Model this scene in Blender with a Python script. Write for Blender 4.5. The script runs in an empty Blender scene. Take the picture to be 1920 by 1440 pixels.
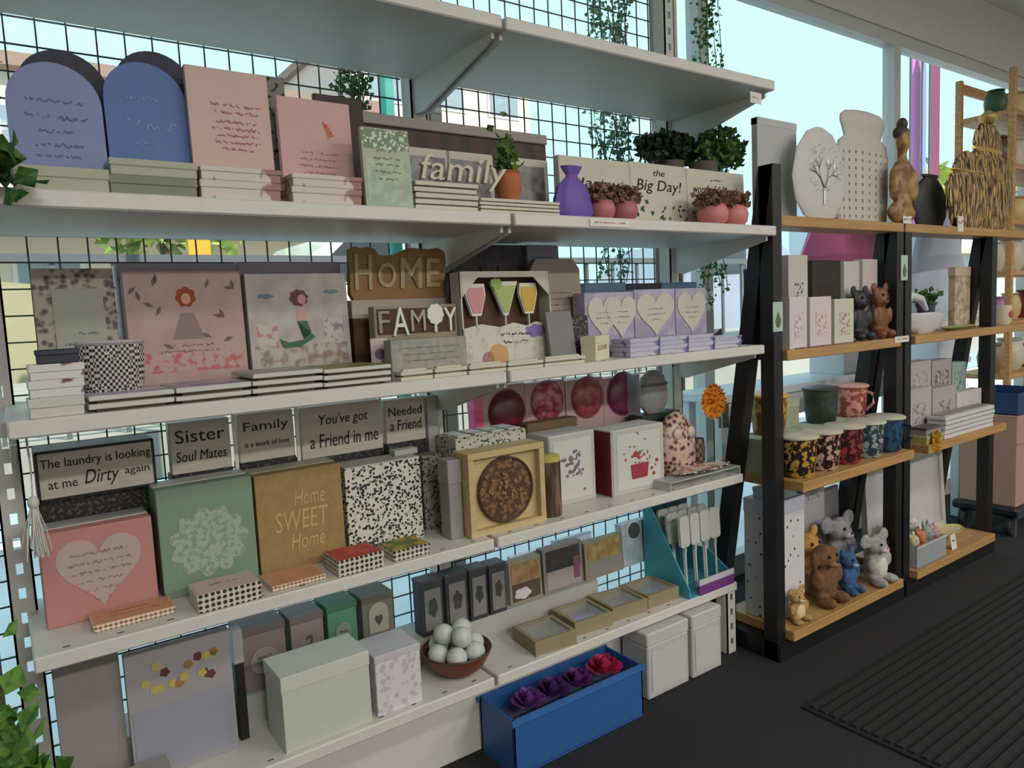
import bpy, bmesh, math, random
from mathutils import Vector, Matrix
random.seed(7)
SC = bpy.context.scene
COL = SC.collection
PI = math.pi

# ------------------------------------------------------------------ camera
FPX, YAW, PITCH, ROLL = 1363.0, 0.6155, 0.0981, -0.0463      # focal length in pixels of a 1920 wide frame
EYE = Vector((0, 0, 1.145))
_fw = Vector((math.sin(YAW)*math.cos(PITCH), math.cos(YAW)*math.cos(PITCH), -math.sin(PITCH)))
_rt0 = Vector((math.cos(YAW), -math.sin(YAW), 0)); _up0 = _rt0.cross(_fw)
_rt = math.cos(ROLL)*_rt0 + math.sin(ROLL)*_up0
_up = -math.sin(ROLL)*_rt0 + math.cos(ROLL)*_up0
cd = bpy.data.cameras.new('camera'); cam = bpy.data.objects.new('camera', cd); COL.objects.link(cam)
cd.sensor_width = 36; cd.lens = 36*FPX/1920; cd.clip_start = .02; cd.clip_end = 200
m3 = Matrix((_rt, _up, -_fw)).transposed()
cam.matrix_world = Matrix.Translation(EYE) @ m3.to_4x4()
SC.camera = cam

# ------------------------------------------------------------------ world, sun, exposure
w = bpy.data.worlds.new('World'); SC.world = w; w.use_nodes = True
bg = w.node_tree.nodes['Background']; bg.inputs[0].default_value = (.54, .89, 1.0, 1); bg.inputs[1].default_value = 1.5
sl = bpy.data.lights.new('sun_offscreen', 'SUN'); sl.energy = 6.5; sl.angle = .009; sl.color = (1, .95, .86)
so = bpy.data.objects.new('sun_offscreen', sl); COL.objects.link(so); so.rotation_euler = (math.radians(48), 0, math.radians(28))
vs = SC.view_settings; vs.view_transform = 'Standard'; vs.look = 'None'; vs.gamma = 1; vs.use_curve_mapping = False
vs.exposure = -0.1
CEIL_POWER = 30.0

# ------------------------------------------------------------------ helpers
def lin(c):
    return tuple(((v/255)/12.92 if v/255 <= .04045 else ((v/255+.055)/1.055)**2.4) for v in c[:3]) + (1,)
MATS = {}
def mat(c, rough=.6, metal=0, emit=0, trans=0, alpha=1, coat=0, c2=None, tex=None, scale=30, lo=.45, hi=.55, stretch=(1,1,1), bump=0, detail=2, key=None):
    k = (tuple(c), rough, metal, emit, trans, alpha, coat, tuple(c2) if c2 else None, tex, scale, lo, hi, stretch, bump)
    if k in MATS: return MATS[k]
    m = bpy.data.materials.new('m%d' % len(MATS)); MATS[k] = m; m.use_nodes = True
    nt = m.node_tree; N = nt.nodes; L = nt.links; b = N['Principled BSDF']
    b.inputs['Base Color'].default_value = lin(c); b.inputs['Roughness'].default_value = rough; b.inputs['Metallic'].default_value = metal
    b.inputs['Transmission Weight'].default_value = trans; b.inputs['Alpha'].default_value = alpha
    b.inputs['Coat Weight'].default_value = coat
    if emit:
        b.inputs['Emission Color'].default_value = lin(c); b.inputs['Emission Strength'].default_value = emit
    tc = N.new('ShaderNodeTexCoord'); mp = N.new('ShaderNodeMapping'); L.new(tc.outputs['Object'], mp.inputs[0]); mp.inputs['Scale'].default_value = stretch
    t = None
    if tex == 'noise' or tex is None:
        t = N.new('ShaderNodeTexNoise'); t.inputs['Detail'].default_value = detail; o = t.outputs[0]
    elif tex == 'voronoi':
        t = N.new('ShaderNodeTexVoronoi'); t.inputs['Randomness'].default_value = 1; o = t.outputs[0]
    elif tex == 'dots':
        t = N.new('ShaderNodeTexVoronoi'); t.inputs['Randomness'].default_value = .12; o = t.outputs[0]
    elif tex == 'wave':
        t = N.new('ShaderNodeTexWave'); t.inputs['Distortion'].default_value = 3; t.inputs['Detail'].default_value = 2; o = t.outputs[0]
    elif tex == 'bands':
        t = N.new('ShaderNodeTexWave'); o = t.outputs[0]
    elif tex == 'check':
        t = N.new('ShaderNodeTexChecker'); o = t.outputs[1]
    elif tex == 'brick':
        t = N.new('ShaderNodeTexBrick'); o = t.outputs[1]
    t.inputs['Scale'].default_value = scale; L.new(mp.outputs[0], t.inputs['Vector'])
    if tex is None:
        mx = N.new('ShaderNodeMixRGB'); mx.blend_type = 'MULTIPLY'; mx.inputs[0].default_value = .10
        mx.inputs[1].default_value = lin(c); L.new(o, mx.inputs[2]); L.new(mx.outputs[0], b.inputs['Base Color'])
    else:
        r = N.new('ShaderNodeValToRGB'); r.color_ramp.elements[0].position = lo; r.color_ramp.elements[1].position = hi
        r.color_ramp.elements[0].color = lin(c); r.color_ramp.elements[1].color = lin(c2)
        L.new(o, r.inputs[0]); L.new(r.outputs[0], b.inputs['Base Color'])
    if bump:
        bp = N.new('ShaderNodeBump'); bp.inputs['Strength'].default_value = bump; bp.inputs['Distance'].default_value = .004
        L.new(o, bp.inputs['Height']); L.new(bp.outputs[0], b.inputs['Normal'])
    return m

class MB:
    def __init__(s): s.bm = bmesh.new()
    def _xf(s, vs, M):
        if M is not None: bmesh.ops.transform(s.bm, matrix=M, verts=vs)
    def box(s, x0, x1, y0, y1, z0, z1, bev=0, M=None):
        r = bmesh.ops.create_cube(s.bm, size=1); v = r['verts']
        for q in v: q.co = Vector(((x0+x1)/2+q.co.x*(x1-x0), (y0+y1)/2+q.co.y*(y1-y0), (z0+z1)/2+q.co.z*(z1-z0)))
        if bev:
            e = list({e for q in v for e in q.link_edges})
            r = bmesh.ops.bevel(s.bm, geom=e, offset=bev, segments=1, affect='EDGES', profile=.5)
            v = list({q for f in r['faces'] for q in f.verts} | {q for q in v if q.is_valid})
        s._xf(v, M); return s
    def prism(s, poly, y0, y1, M=None):
        a = [s.bm.verts.new((x, y0, z)) for x, z in poly]; c = [s.bm.verts.new((x, y1, z)) for x, z in poly]; n = len(poly)
        s.bm.faces.new(a); s.bm.faces.new(c[::-1])
        for i in range(n): s.bm.faces.new((a[i], c[i], c[(i+1) % n], a[(i+1) % n]))
        s._xf(a+c, M); return s
    def lathe(s, prof, seg=24, M=None, sx=1, sy=1):
        rings = []; allv = []
        for r, z in prof:
            ring = [s.bm.verts.new((r*sx*math.cos(2*PI*i/seg), r*sy*math.sin(2*PI*i/seg), z)) for i in range(seg)]
            rings.append(ring); allv += ring
        for A, B in zip(rings, rings[1:]):
            for i in range(seg): s.bm.faces.new((A[i], A[(i+1) % seg], B[(i+1) % seg], B[i]))
        s.bm.faces.new(rings[0][::-1]); s.bm.faces.new(rings[-1])
        s._xf(allv, M); return s
    def tube(s, pts, r, seg=8):
        pts = [Vector(p) for p in pts]; rings = []
        for i, p in enumerate(pts):
            d = (pts[min(i+1, len(pts)-1)]-pts[max(i-1, 0)]).normalized()
            a = d.cross(Vector((0, 0, 1)))
            if a.length < .01: a = d.cross(Vector((1, 0, 0)))
            a.normalize(); b = d.cross(a); rr = r[i] if isinstance(r, (list, tuple)) else r
            rings.append([s.bm.verts.new(p+rr*(a*math.cos(2*PI*k/seg)+b*math.sin(2*PI*k/seg))) for k in range(seg)])
        for A, B in zip(rings, rings[1:]):
            for i in range(seg): s.bm.faces.new((A[i], A[(i+1) % seg], B[(i+1) % seg], B[i]))
        s.bm.faces.new(rings[0][::-1]); s.bm.faces.new(rings[-1]); return s
    def ell(s, c, r, seg=16, ring=10, M=None):
        if not isinstance(r, (tuple, list)): r = (r, r, r)
        v = bmesh.ops.create_uvsphere(s.bm, u_segments=seg, v_segments=ring, radius=1)['verts']
        R = M.to_3x3() if M is not None else None
        for q in v:
            p = Vector((q.co.x*r[0], q.co.y*r[1], q.co.z*r[2]))
            if R is not None: p = R @ p
            q.co = p+Vector(c)
        return s
    def poly(s, pts):
        s.bm.faces.new([s.bm.verts.new(p) for p in pts]); return s
    def mesh(s, name, smooth=False):
        bmesh.ops.recalc_face_normals(s.bm, faces=s.bm.faces)
        me = bpy.data.meshes.new(name); s.bm.to_mesh(me); s.bm.free()
        if smooth:
            for p in me.polygons: p.use_smooth = True
            try: me.set_sharp_from_angle(angle=math.radians(40))
            except Exception: pass
        return me

def obj(name, mb, m, parent=None, smooth=False, loc=None, rot=None):
    me = mb.mesh(name, smooth) if isinstance(mb, MB) else mb
    if m is not None and not me.materials: me.materials.append(m)
    o = bpy.data.objects.new(name, me); COL.objects.link(o)
    if parent: o.parent = parent
    if loc: o.location = loc
    if rot: o.rotation_euler = rot
    return o
def tag(o, label, cat, group=None, kind=None):
    if label: o['label'] = label
    if cat: o['category'] = cat
    if group: o['group'] = group
    if kind: o['kind'] = kind
    return o
def T(name, label, cat, loc, rz=0, rx=0, group=None):
    o = bpy.data.objects.new(name, None); COL.objects.link(o); o.empty_display_size = .02
    o.location = loc; o.rotation_euler = (rx, 0, rz); return tag(o, label, cat, group)
def dup(root, loc, rz=None, label=None, group=None):
    r = root.copy(); COL.objects.link(r); r.location = loc
    if rz is not None: r.rotation_euler = (root.rotation_euler[0], 0, rz)
    if label: r['label'] = label
    if group: r['group'] = group
    for ch in list(root.children):
        c = ch.copy(); COL.objects.link(c); c.parent = r
        for g in list(ch.children):
            d = g.copy(); COL.objects.link(d); d.parent = c
    return r
def struct(name, mb, m, label=None, parent=None):
    o = obj(name, mb, m, parent)
    if parent is None: o['kind'] = 'structure'
    if label: o['label'] = label
    return o

def ray(px, py): return _fw + _rt*((px-960)/FPX) + _up*((720-py)/FPX)
def atY(px, py, Y):
    d = ray(px, py); return EYE + d*(Y/d.y)
def atZ(px, py, z):
    d = ray(px, py); return EYE + d*((z-EYE.z)/d.z)
def pix(P):
    v = Vector(P)-EYE; d = v.dot(_fw); return 960+FPX*v.dot(_rt)/d, 720-FPX*v.dot(_up)/d
def fit(pl, pr, pt, pb=None, Y=None, z=None):
    """real size and place of an upright thing whose front stands at depth Y (or whose foot stands on height z)"""
    pm = (pl+pr)/2
    if Y is None: Y = atZ(pm, pb, z).y
    if z is None: z = atY(pm, pb, Y).z
    zt = atY(pm, pt, Y).z
    b = pix((atY(pm, pt, Y).x, Y, z))[1]; mid = (pt+b)/2
    x0, x1 = atY(pl, mid, Y).x, atY(pr, mid, Y).x
    return (x0+x1)/2, Y, z, x1-x0, zt-z

# ---- lettering, print and flat shapes (all thin relief on the front, local plane x-z facing -y)
_tc = {}
def text_mesh(s, shear=0, ext=.02, off=0.0):
    k = (s, shear, ext, off)
    if k in _tc: return _tc[k]
    cu = bpy.data.curves.new('t', 'FONT'); cu.body = s; cu.align_x = 'CENTER'; cu.align_y = 'CENTER'; cu.shear = shear; cu.extrude = ext; cu.offset = off; cu.resolution_u = 3
    o = bpy.data.objects.new('t', cu); COL.objects.link(o)
    dg = bpy.context.evaluated_depsgraph_get(); me = bpy.data.meshes.new_from_object(o.evaluated_get(dg))
    bpy.data.objects.remove(o); _tc[k] = me; return me
def txt(par, s, cx, cz, wd, ht, m, y=0, depth=.0012, shear=0, rot=0, name='lettering', off=0.0, label=None):
    src = text_mesh(s, shear, .02, off); me = src.copy()
    xs = [v.co.x for v in me.vertices]; ys = [v.co.y for v in me.vertices]
    ax, ay = (min(xs)+max(xs))/2, (min(ys)+max(ys))/2; sx = wd/(max(xs)-min(xs)); sy = ht/(max(ys)-min(ys)) if ht else sx
    c, sn = math.cos(rot), math.sin(rot)
    for v in me.vertices:
        x, z = (v.co.x-ax)*sx, (v.co.y-ay)*sy; d = v.co.z/.02
        v.co = (cx+x*c-z*sn, y-depth/2-d*depth/2, cz+x*sn+z*c)
    me.materials.clear()
    o = obj(name, me, m, par)
    if label: o['label'] = label
    return o
def scrib(par, lines, m, y=0, seed=1, name='lettering', th=None, flat=False, depth=.001):
    """handwritten line too small to read: a wavering raised stroke"""
    rnd = random.Random(seed); mb = MB()
    for cx, cz, wd, ht in lines:
        n = max(8, int(wd/ht*4.6)); t = min(th or 1, ht*.11); px = None
        for i in range(n+1):
            if rnd.random() < .16: px = None; continue
            x = cx-wd/2+wd*i/n; z = cz+ht*.5*rnd.uniform(-.9, .9)*(1 if i % 2 else -1)*.8
            if px:
                dx, dz = x-px[0], z-px[1]; l = math.hypot(dx, dz) or 1; nx, nz = -dz/l*t, dx/l*t
                q = [(px[0]+nx, px[1]+nz), (x+nx, z+nz), (x-nx, z-nz), (px[0]-nx, px[1]-nz)]
                if flat: mb.poly([(a, b, y+depth) for a, b in q])
                else: mb.poly([(a, y-depth, b) for a, b in q])
            px = (x, z)
    return obj(name, mb, m, par)
def heart(cx, cz, wd, ht, n=40):
    r = []
    for i in range(n):
        t = 2*PI*i/n; r.append((cx+wd/2*math.sin(t)**3, cz+ht/2*(13*math.cos(t)-5*math.cos(2*t)-2*math.cos(3*t)-math.cos(4*t)+2.5)/14.6))
    return r
def circ(cx, cz, rx, rz=None, n=28): return [(cx+rx*math.cos(2*PI*i/n), cz+(rz or rx)*math.sin(2*PI*i/n)) for i in range(n)]
def cloud(cx, cz, wd, ht, lobes=9, n=90, amp=.12, seed=0):
    rnd = random.Random(seed); ph = rnd.random()*6
    return [(cx+wd/2*math.cos(2*PI*i/n)*(1-amp+amp*abs(math.sin(lobes*PI*i/n+ph))*1.4), cz+ht/2*math.sin(2*PI*i/n)*(1-amp+amp*abs(math.sin(lobes*PI*i/n+ph))*1.4)) for i in range(n)]
def arch(wd, ht, n=18):
    r = wd/2; return [(-r, 0)]+[(-r*math.cos(PI*i/n), ht-r+r*math.sin(PI*i/n)) for i in range(n+1)]+[(r, 0)]
def rrect(cx, cz, wd, ht, r, n=5):
    p = []
    for sx, sz, a0 in ((1, 1, 0), (-1, 1, PI/2), (-1, -1, PI), (1, -1, 1.5*PI)):
        for i in range(n+1):
            a = a0+PI/2*i/n; p.append((cx+sx*(wd/2-r)+r*math.cos(a), cz+sz*(ht/2-r)+r*math.sin(a)))
    return p
def inlay(par, name, poly, m, y=0, th=.001, label=None):
    o = obj(name, MB().prism(poly, y-th, y+.0005), m, par)
    if label: o['label'] = label
    return o
def rectp(cx, cz, wd, ht): return [(cx-wd/2, cz-ht/2), (cx+wd/2, cz-ht/2), (cx+wd/2, cz+ht/2), (cx-wd/2, cz+ht/2)]
def blobs(name, parts, m, parent=None, vox=.006, loc=None):
    """overlapping rounded volumes fused into one continuous skin"""
    mb = MB()
    for p in parts: mb.ell(p[0], p[1], 14, 9, p[2] if len(p) > 2 else None)
    me = mb.mesh(name); o = bpy.data.objects.new('tmp', me); COL.objects.link(o)
    md = o.modifiers.new('r', 'REMESH'); md.mode = 'VOXEL'; md.voxel_size = vox
    sm = o.modifiers.new('s', 'SMOOTH'); sm.iterations = 3
    dg = bpy.context.evaluated_depsgraph_get(); me2 = bpy.data.meshes.new_from_object(o.evaluated_get(dg)); bpy.data.objects.remove(o)
    for p in me2.polygons: p.use_smooth = True
    me2.materials.clear(); return obj(name, me2, m, parent, loc=loc)
def leaves(mb, pts, size, rnd, up=.3, thin=.45):
    for p in pts:
        p = Vector(p); d = Vector((rnd.uniform(-1, 1), rnd.uniform(-1, 1), rnd.uniform(-.8, 1)*1+up)).normalized()
        s = d.cross(Vector((rnd.uniform(-1, 1), rnd.uniform(-1, 1), rnd.uniform(-1, 1))));
        if s.length < .05: continue
        s.normalize(); l = size*rnd.uniform(.7, 1.3); n = d.cross(s)*l*.15
        mb.poly([p, p+d*l*.5+s*l*thin+n, p+d*l, p+d*l*.5-s*l*thin+n])
# ------------------------------------------------------------------ common materials
WHITE = mat((226, 225, 214), .45); WOFF = mat((205, 203, 194), .6); CREAM = mat((222, 214, 186), .55)
BLACK = mat((26, 26, 27), .5); INK = mat((30, 29, 28), .8); GREYINK = mat((120, 116, 112), .8)
PINKINK = mat((176, 120, 118), .8); WHITEINK = mat((215, 214, 205), .8)
KRAFT = mat((158, 124, 78), .8, c2=(148, 114, 70), tex='noise', scale=60, lo=.3, hi=.7)
OAK = mat((184, 144, 90), .5, c2=(164, 124, 74), tex='noise', scale=5, lo=.3, hi=.7, stretch=(1, 14, 14))
PALEW = mat((200, 178, 130), .6, c2=(186, 162, 114), tex='noise', scale=6, lo=.3, hi=.7, stretch=(1, 9, 9))
GLASS = mat((240, 250, 250), .02, trans=1.0)
# ================================================================== the shop shell
GLASSW = mat((235, 245, 245), .03, alpha=.06)
CLEAR = mat((225, 235, 240), .08, alpha=.22)
WALLM = mat((205, 203, 196), .8); FRAMEW = mat((196, 198, 194), .5)
CARPET = mat((38, 38, 40), .95, c2=(28, 28, 30), tex='noise', scale=220, lo=.3, hi=.7, bump=.6)
def slab(x0, x1, y0, y1, z0, z1): return MB().box(x0, x1, y0, y1, z0, z1)
struct('floor', slab(-3, 7.5, -3.5, 1.98, -.06, 0), CARPET, 'dark charcoal carpet floor')
struct('ceiling', slab(-3, 7.5, -3.5, 2.0, 2.75, 2.85), mat((222, 222, 216), .9))
struct('wall_back', slab(-3.1, 7.6, -3.6, -3.5, -.06, 2.85), WALLM)
struct('wall_left', slab(-3.1, -3, -3.5, 2.0, -.06, 2.85), WALLM)
struct('wall_right', slab(7.5, 7.6, -3.5, 2.0, -.06, 2.85), WALLM)
struct('wall_front', slab(-3, 7.5, 1.88, 2.0, 2.42, 2.75), WALLM)
edges = [-3, -.55, 1.10, 2.30, 3.75, 5.4, 7.5]
for i, (a, b) in enumerate(zip(edges, edges[1:])):
    f = MB(); t = .03
    f.box(a, a+t, 1.89, 1.95, .09, 2.42).box(b-t, b, 1.89, 1.95, .09, 2.42).box(a, b, 1.89, 1.95, 0, .09).box(a+t, b-t, 1.89, 1.95, 2.36, 2.42)
    o = struct('window_%d' % (i+1), f, FRAMEW, 'shop window with pale aluminium frame')
    obj('pane', slab(a+t, b-t, 1.918, 1.924, .09, 2.36), GLASSW, o)
# ribbed dark mat lying in the aisle
mt = T('ribbed_mat', 'black ribbed entrance mat on the dark carpet', 'mat', (0, 0, 0))
obj('mat_base', slab(1.75, 5.3, .25, 1.14, 0, .006), mat((24, 24, 25), .9), mt)
rb = MB()
rib0 = MB().box(-1.76, 1.76, -.008, .008, .005, .012).mesh('rib')
for i in range(29):
    obj('rib', rib0, mat((30, 30, 31), .85), mt, loc=(3.525, .275+i*.03, 0))
# ceiling lamps
for i, (x, y) in enumerate([(.2, -.7), (2.6, -.7), (5.0, -.7), (.2, -2.7), (2.6, -2.7), (5.0, -2.7)]):
    t = T('ceiling_light', 'long white ceiling light panel in front of the shelves' if y > -1 else 'long white ceiling light panel towards the back wall', 'lamp', (x, y, 2.66), group='ceiling light panels')
    obj('frame', MB().box(-.62, .62, -.17, .17, .03, .092), FRAMEW, t)
    obj('diffuser', MB().box(-.6, .6, -.15, .15, .02, .031), mat((240, 238, 230), .5), t)
    nm = 'ceiling_%s_%s_offscreen' % ('front' if y > -1 else 'back', ('left', 'middle', 'right')[i % 3])
    la = bpy.data.lights.new(nm, 'AREA'); la.shape = 'RECTANGLE'; la.size = 1.2; la.size_y = .3; la.energy = CEIL_POWER*(.55 if y > -1 else 2.6); la.color = (1, .97, .925)
    lo_ = bpy.data.objects.new(nm, la); COL.objects.link(lo_); lo_.parent = t; lo_.location = (0, 0, .01)

# ================================================================== outside the window
CONC = mat((228, 230, 236), .9, c2=(212, 216, 224), tex='noise', scale=3, lo=.3, hi=.7)
struct('ground', slab(-25, 60, 1.98, 5.0, -.3, -.02), CONC, 'pale concrete pavement outside the window')
struct('street', slab(-25, 60, 4.7, 40, .25, .55), mat((168, 164, 152), .9, c2=(150, 148, 140), tex='noise', scale=1.5, lo=.3, hi=.7), 'raised sunlit car park behind the pavement')
# railing along the raised car park
t = T('street_railing', 'grey metal railing along the car park edge outside', 'railing', (0, 4.75, .55))
RM = mat((92, 96, 98), .5)
obj('top_rail', slab(-6, 9, -.025, .025, .98, 1.03), RM, t); obj('bottom_rail', slab(-6, 9, -.02, .02, .12, .15), RM, t)
pk = MB().box(-.012, .012, -.012, .012, 0, .99).mesh('picket')
for i in range(50): obj('picket', pk, RM, t, loc=(-6+i*.3, 0, 0))
def car(x, y, col, label, rz=0):
    c = T('parked_car', label, 'car', (x, y, .55), rz)
    body = [(-2.1, .28), (-2.1, .62), (-1.95, .82), (-1.0, .9), (-.45, 1.36), (.75, 1.42), (1.45, .98), (2.0, .92), (2.1, .7), (2.1, .28)]
    obj('body', MB().prism(body, -.82, .82), mat(col, .3, coat=.5), c)
    g = mat((60, 66, 72), .1)
    for s in (-1, 1):
        obj('side_window', MB().prism([(-.78, .93), (-.38, 1.29), (.15, 1.33), (.15, .95)], s*.825-.006, s*.825+.006), g, c)
        obj('side_window', MB().prism([(.22, .95), (.22, 1.33), (.68, 1.34), (1.15, .99)], s*.825-.006, s*.825+.006), g, c)
    for wx in (-1.35, 1.3):
        for s in (-1, 1):
            wh = obj('wheel', MB().lathe([(.1, -.1), (.3, -.1), (.32, -.06), (.32, .06), (.3, .1), (.1, .1)], 18), mat((28, 28, 28), .8), c, loc=(wx, s*.74, .32), rot=(PI/2, 0, 0))
            obj('hubcap', MB().lathe([(.02, -.115), (.19, -.112), (.2, -.09), (.2, .09), (.19, .112), (.02, .115)], 14), mat((170, 172, 174), .35, metal=.8), wh)
    obj('headlight', MB().box(-2.115, -1.98, -.75, -.5, .6, .72).box(-2.115, -1.98, .5, .75, .6, .72), mat((230, 230, 220), .2), c)
    obj('tail_light', MB().box(1.98, 2.115, -.78, -.52, .62, .84).box(1.98, 2.115, .52, .78, .62, .84), mat((190, 20, 24), .3), c)
    return c
car(-1.7, 6.6, (170, 160, 128), 'beige car with a red tail light parked behind the railing')
car(3.0, 7.0, (225, 222, 212), 'white car parked behind the railing')
car(7.6, 6.6, (158, 164, 178), 'silver grey car parked further along the railing')
car(12.6, 7.4, (120, 140, 170), 'blue car parked in the far end of the street')
# vertical things outside
def post(x, y, wd, z0, z1, col, name, label, cat, dep=None):
    d = dep or wd; t = T(name, label, cat, (x, y, z0))
    obj('shaft', MB().box(-wd/2, wd/2, -d/2, d/2, 0, z1-z0, .01), mat(col, .6), t)
    obj('foot', MB().box(-wd*.7, wd*.7, -d*.7, d*.7, 0, .08, .01), mat(col, .6), t); return t
p = atY(738, 400, 3.1); post(p.x, 3.1, .055, -.02, 3.6, (28, 150, 138), 'teal_post', 'teal painted metal post outside the window', 'post')
p = atY(1234, 400, 2.7); post(p.x, 2.7, .04, -.02, 3.2, (70, 48, 36), 'verandah_post', 'narrow dark brown timber post beside the cream one', 'post')
p = atY(1266, 400, 2.75); post(p.x, 2.75, .055, -.02, 3.2, (92, 66, 46), 'verandah_post', 'wide dark brown timber post beside the cream one', 'post')
p = atY(1250, 400, 2.73); post(p.x, 2.73, .045, -.02, 3.2, (205, 190, 160), 'verandah_post', 'cream timber post between two dark brown posts', 'post')
p = atY(366, 405, 9.5); t = T('street_sign', 'tall orange yellow sign board in the car park', 'sign', (p.x, 9.5, .55))
obj('board', MB().box(-.12, .14, -.03, .03, .9, 2.6, .01), mat((226, 160, 30), .5), t); obj('pole', MB().box(-.03, .05, -.02, .02, 0, .92), RM, t)
# far buildings
def building(x0, x1, y, h, col, label, nw, rows=2, dep=6):
    b = T('building', label, 'building', ((x0+x1)/2, y, .55)); wd = x1-x0
    obj('wall', MB().box(-wd/2, wd/2, 0, dep, 0, h), mat(col, .9), b)
    obj('roof', MB().box(-wd/2-.2, wd/2+.2, -.3, dep+.3, h, h+.25), mat((150, 120, 105), .8), b)
    obj('awning', MB().prism([(-wd/2, 2.5), (wd/2, 2.5), (wd/2, 2.75), (-wd/2, 2.75)], -1.2, 0), mat((206, 190, 170), .8), b)
    wf = MB().box(-.6, .6, -.03, .01, 0, 1.3).mesh('window'); wp = MB().box(-.52, .52, -.05, -.02, .08, 1.22).mesh('pane')
    wm = mat((225, 222, 215), .6); pm_ = mat((140, 152, 160), .15)
    for r in range(rows):
        for i in range(nw):
            o = obj('window', wf, wm, b, loc=(-wd/2+wd*(i+.5)/nw, 0, .8+r*2.9)); obj('pane', wp, pm_, o)
building(-9, 8.2, 17, 5.6, (222, 205, 188), 'long cream two storey building across the car park', 6)
building(8.6, 14.6, 19, 8.4, (226, 196, 186), 'tall pinkish building across the car park', 3, 3)
building(36, 60, 18, 6.2, (200, 214, 226), 'pale blue shop building at the end of the street', 6)
def tree(x, y, h, r, c1, c2, label, trunk=True, n=1500, base=.55, leaf=.09, seed=3):
    rnd = random.Random(seed); t = T('street_tree', label, 'tree', (x, y, base)); mb = MB(); pts = []
    for i in range(n):
        a, b_, c_ = rnd.gauss(0, .42), rnd.gauss(0, .42), rnd.gauss(0, .42); pts.append((a*r, b_*r, h+c_*r*.8))
    leaves(mb, pts, leaf*3, rnd); obj('crown', mb, mat(c1, .8, c2=c2, tex='noise', scale=3), t)
    obj('trunk', MB().tube([(0, 0, 0), (.05, 0, h*.5), (0, .03, h)], [.14, .1, .05]), mat((96, 76, 58), .9), t)
tree(2.2, 12, 2.6, 1.1, (120, 150, 70), (180, 190, 90), 'yellow green tree beyond the parked cars', seed=1)
p = atY(1712, 300, 10.5); tree(p.x, 10.5, 3.0, 1.3, (120, 170, 130), (170, 200, 150), 'pale green tree behind the banners', seed=2)
p = atY(1762, 300, 6.2); tree(p.x, 6.2, 2.1, .6, (205, 200, 90), (170, 180, 70), 'small yellow flowering tree behind the banners', n=700, seed=4)
# banners on poles outside
for px, c1, lb, yy in ((1716, (206, 120, 180), 'pink feather banner flying outside the window', 5.2), (1752, (120, 40, 80), 'maroon feather banner flying outside the window', 5.0), (1732, (130, 130, 190), 'slim blue grey banner between two larger banners', 5.4)):
    p = atY(px, 300, yy); t = T('feather_banner', lb, 'banner', (p.x, yy, -.02 if yy < 4.7 else .55))
    hw = .05 if px == 1732 else .13
    obj('cloth', MB().prism([(-hw, 1.5), (hw, 1.5), (hw, 3.8), (0, 4.1), (-hw, 3.8)], -.006, .006), mat(c1, .8), t)
    obj('pole', MB().tube([(-hw-.02, 0, 0), (-hw-.02, 0, 4.0)], .015), mat((90, 92, 96), .4), t)
p = atY(1677, 250, 4.4); post(p.x, 4.4, .03, -.02, 3.8, (84, 92, 96), 'lamp_pole', 'thin grey pole standing alone outside', 'pole')
# white window table behind the ladder shelves, carrying two bulky bags
t = T('window_table', 'long white table under the window behind the ladder shelves', 'table', (3.0, 1.64, 0))
TW = mat((222, 226, 232), .4)
obj('table_top', MB().box(-.95, 1.0, 0, .23, .79, .82, .003), TW, t); obj('apron', MB().box(-.92, .97, .02, .035, .70, .79), TW, t)
lg = MB().box(-.02, .02, -.02, .02, 0, .79, .002).mesh('leg')
for x in (-.9, .95):
    for y in (.04, .19): obj('leg', lg, TW, t, loc=(x, y, 0))
def gbox_simple(xc, Y, wd, lb):
    t = T('plain_carton', lb, 'box', (xc, Y, .82)); obj('body', MB().box(-wd/2, wd/2, -.08, .08, 0, .14, .002), mat((226, 230, 236), .5), t); obj('lid', MB().box(-wd/2-.003, wd/2+.003, -.083, .083, .14, .18, .002), mat((226, 230, 236), .5), t)
def sack(px0, px1, pt, Y, col, label, sd):
    xc, Y, z, wd, h = fit(px0, px1, pt, None, Y, 1.0); t = T('bulky_bag', label, 'bag', (xc, Y, 1.0))
    gbox_simple(xc, Y, min(wd*.8, .3), 'white carton on the window table under the %s bag' % ('pink' if sd == 1 else 'bluish white'))
    rnd = random.Random(sd); mb = MB(); seg = 20; prof = [(.40, 0), (.5, .1), (.52, .35), (.46, .6), (.38, .8), (.24, .9), (.16, .95), (.22, 1.0)]
    mb.lathe([(r*wd, q*h) for r, q in prof], seg, None, 1, .08/wd/.5)
    for v in mb.bm.verts: v.co.x += rnd.uniform(-.012, .012); v.co.y += rnd.uniform(-.008, .008)
    obj('sack', mb, mat(col, .6), t, smooth=True)
    tie = MB().lathe([(.17*wd, .935*h), (.18*wd, .945*h), (.18*wd, .955*h), (.17*wd, .965*h)], 16, None, 1, .085/wd/.5); obj('tie', tie, mat((235, 230, 230), .6), t)
sack(1500, 1660, 380, 1.76, (222, 120, 168), 'pink cloth bag bulging behind the ladder shelf', 1)
sack(1706, 1800, 390, 1.76, (205, 212, 232), 'bluish white plastic bag behind the ladder shelf', 2)

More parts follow.
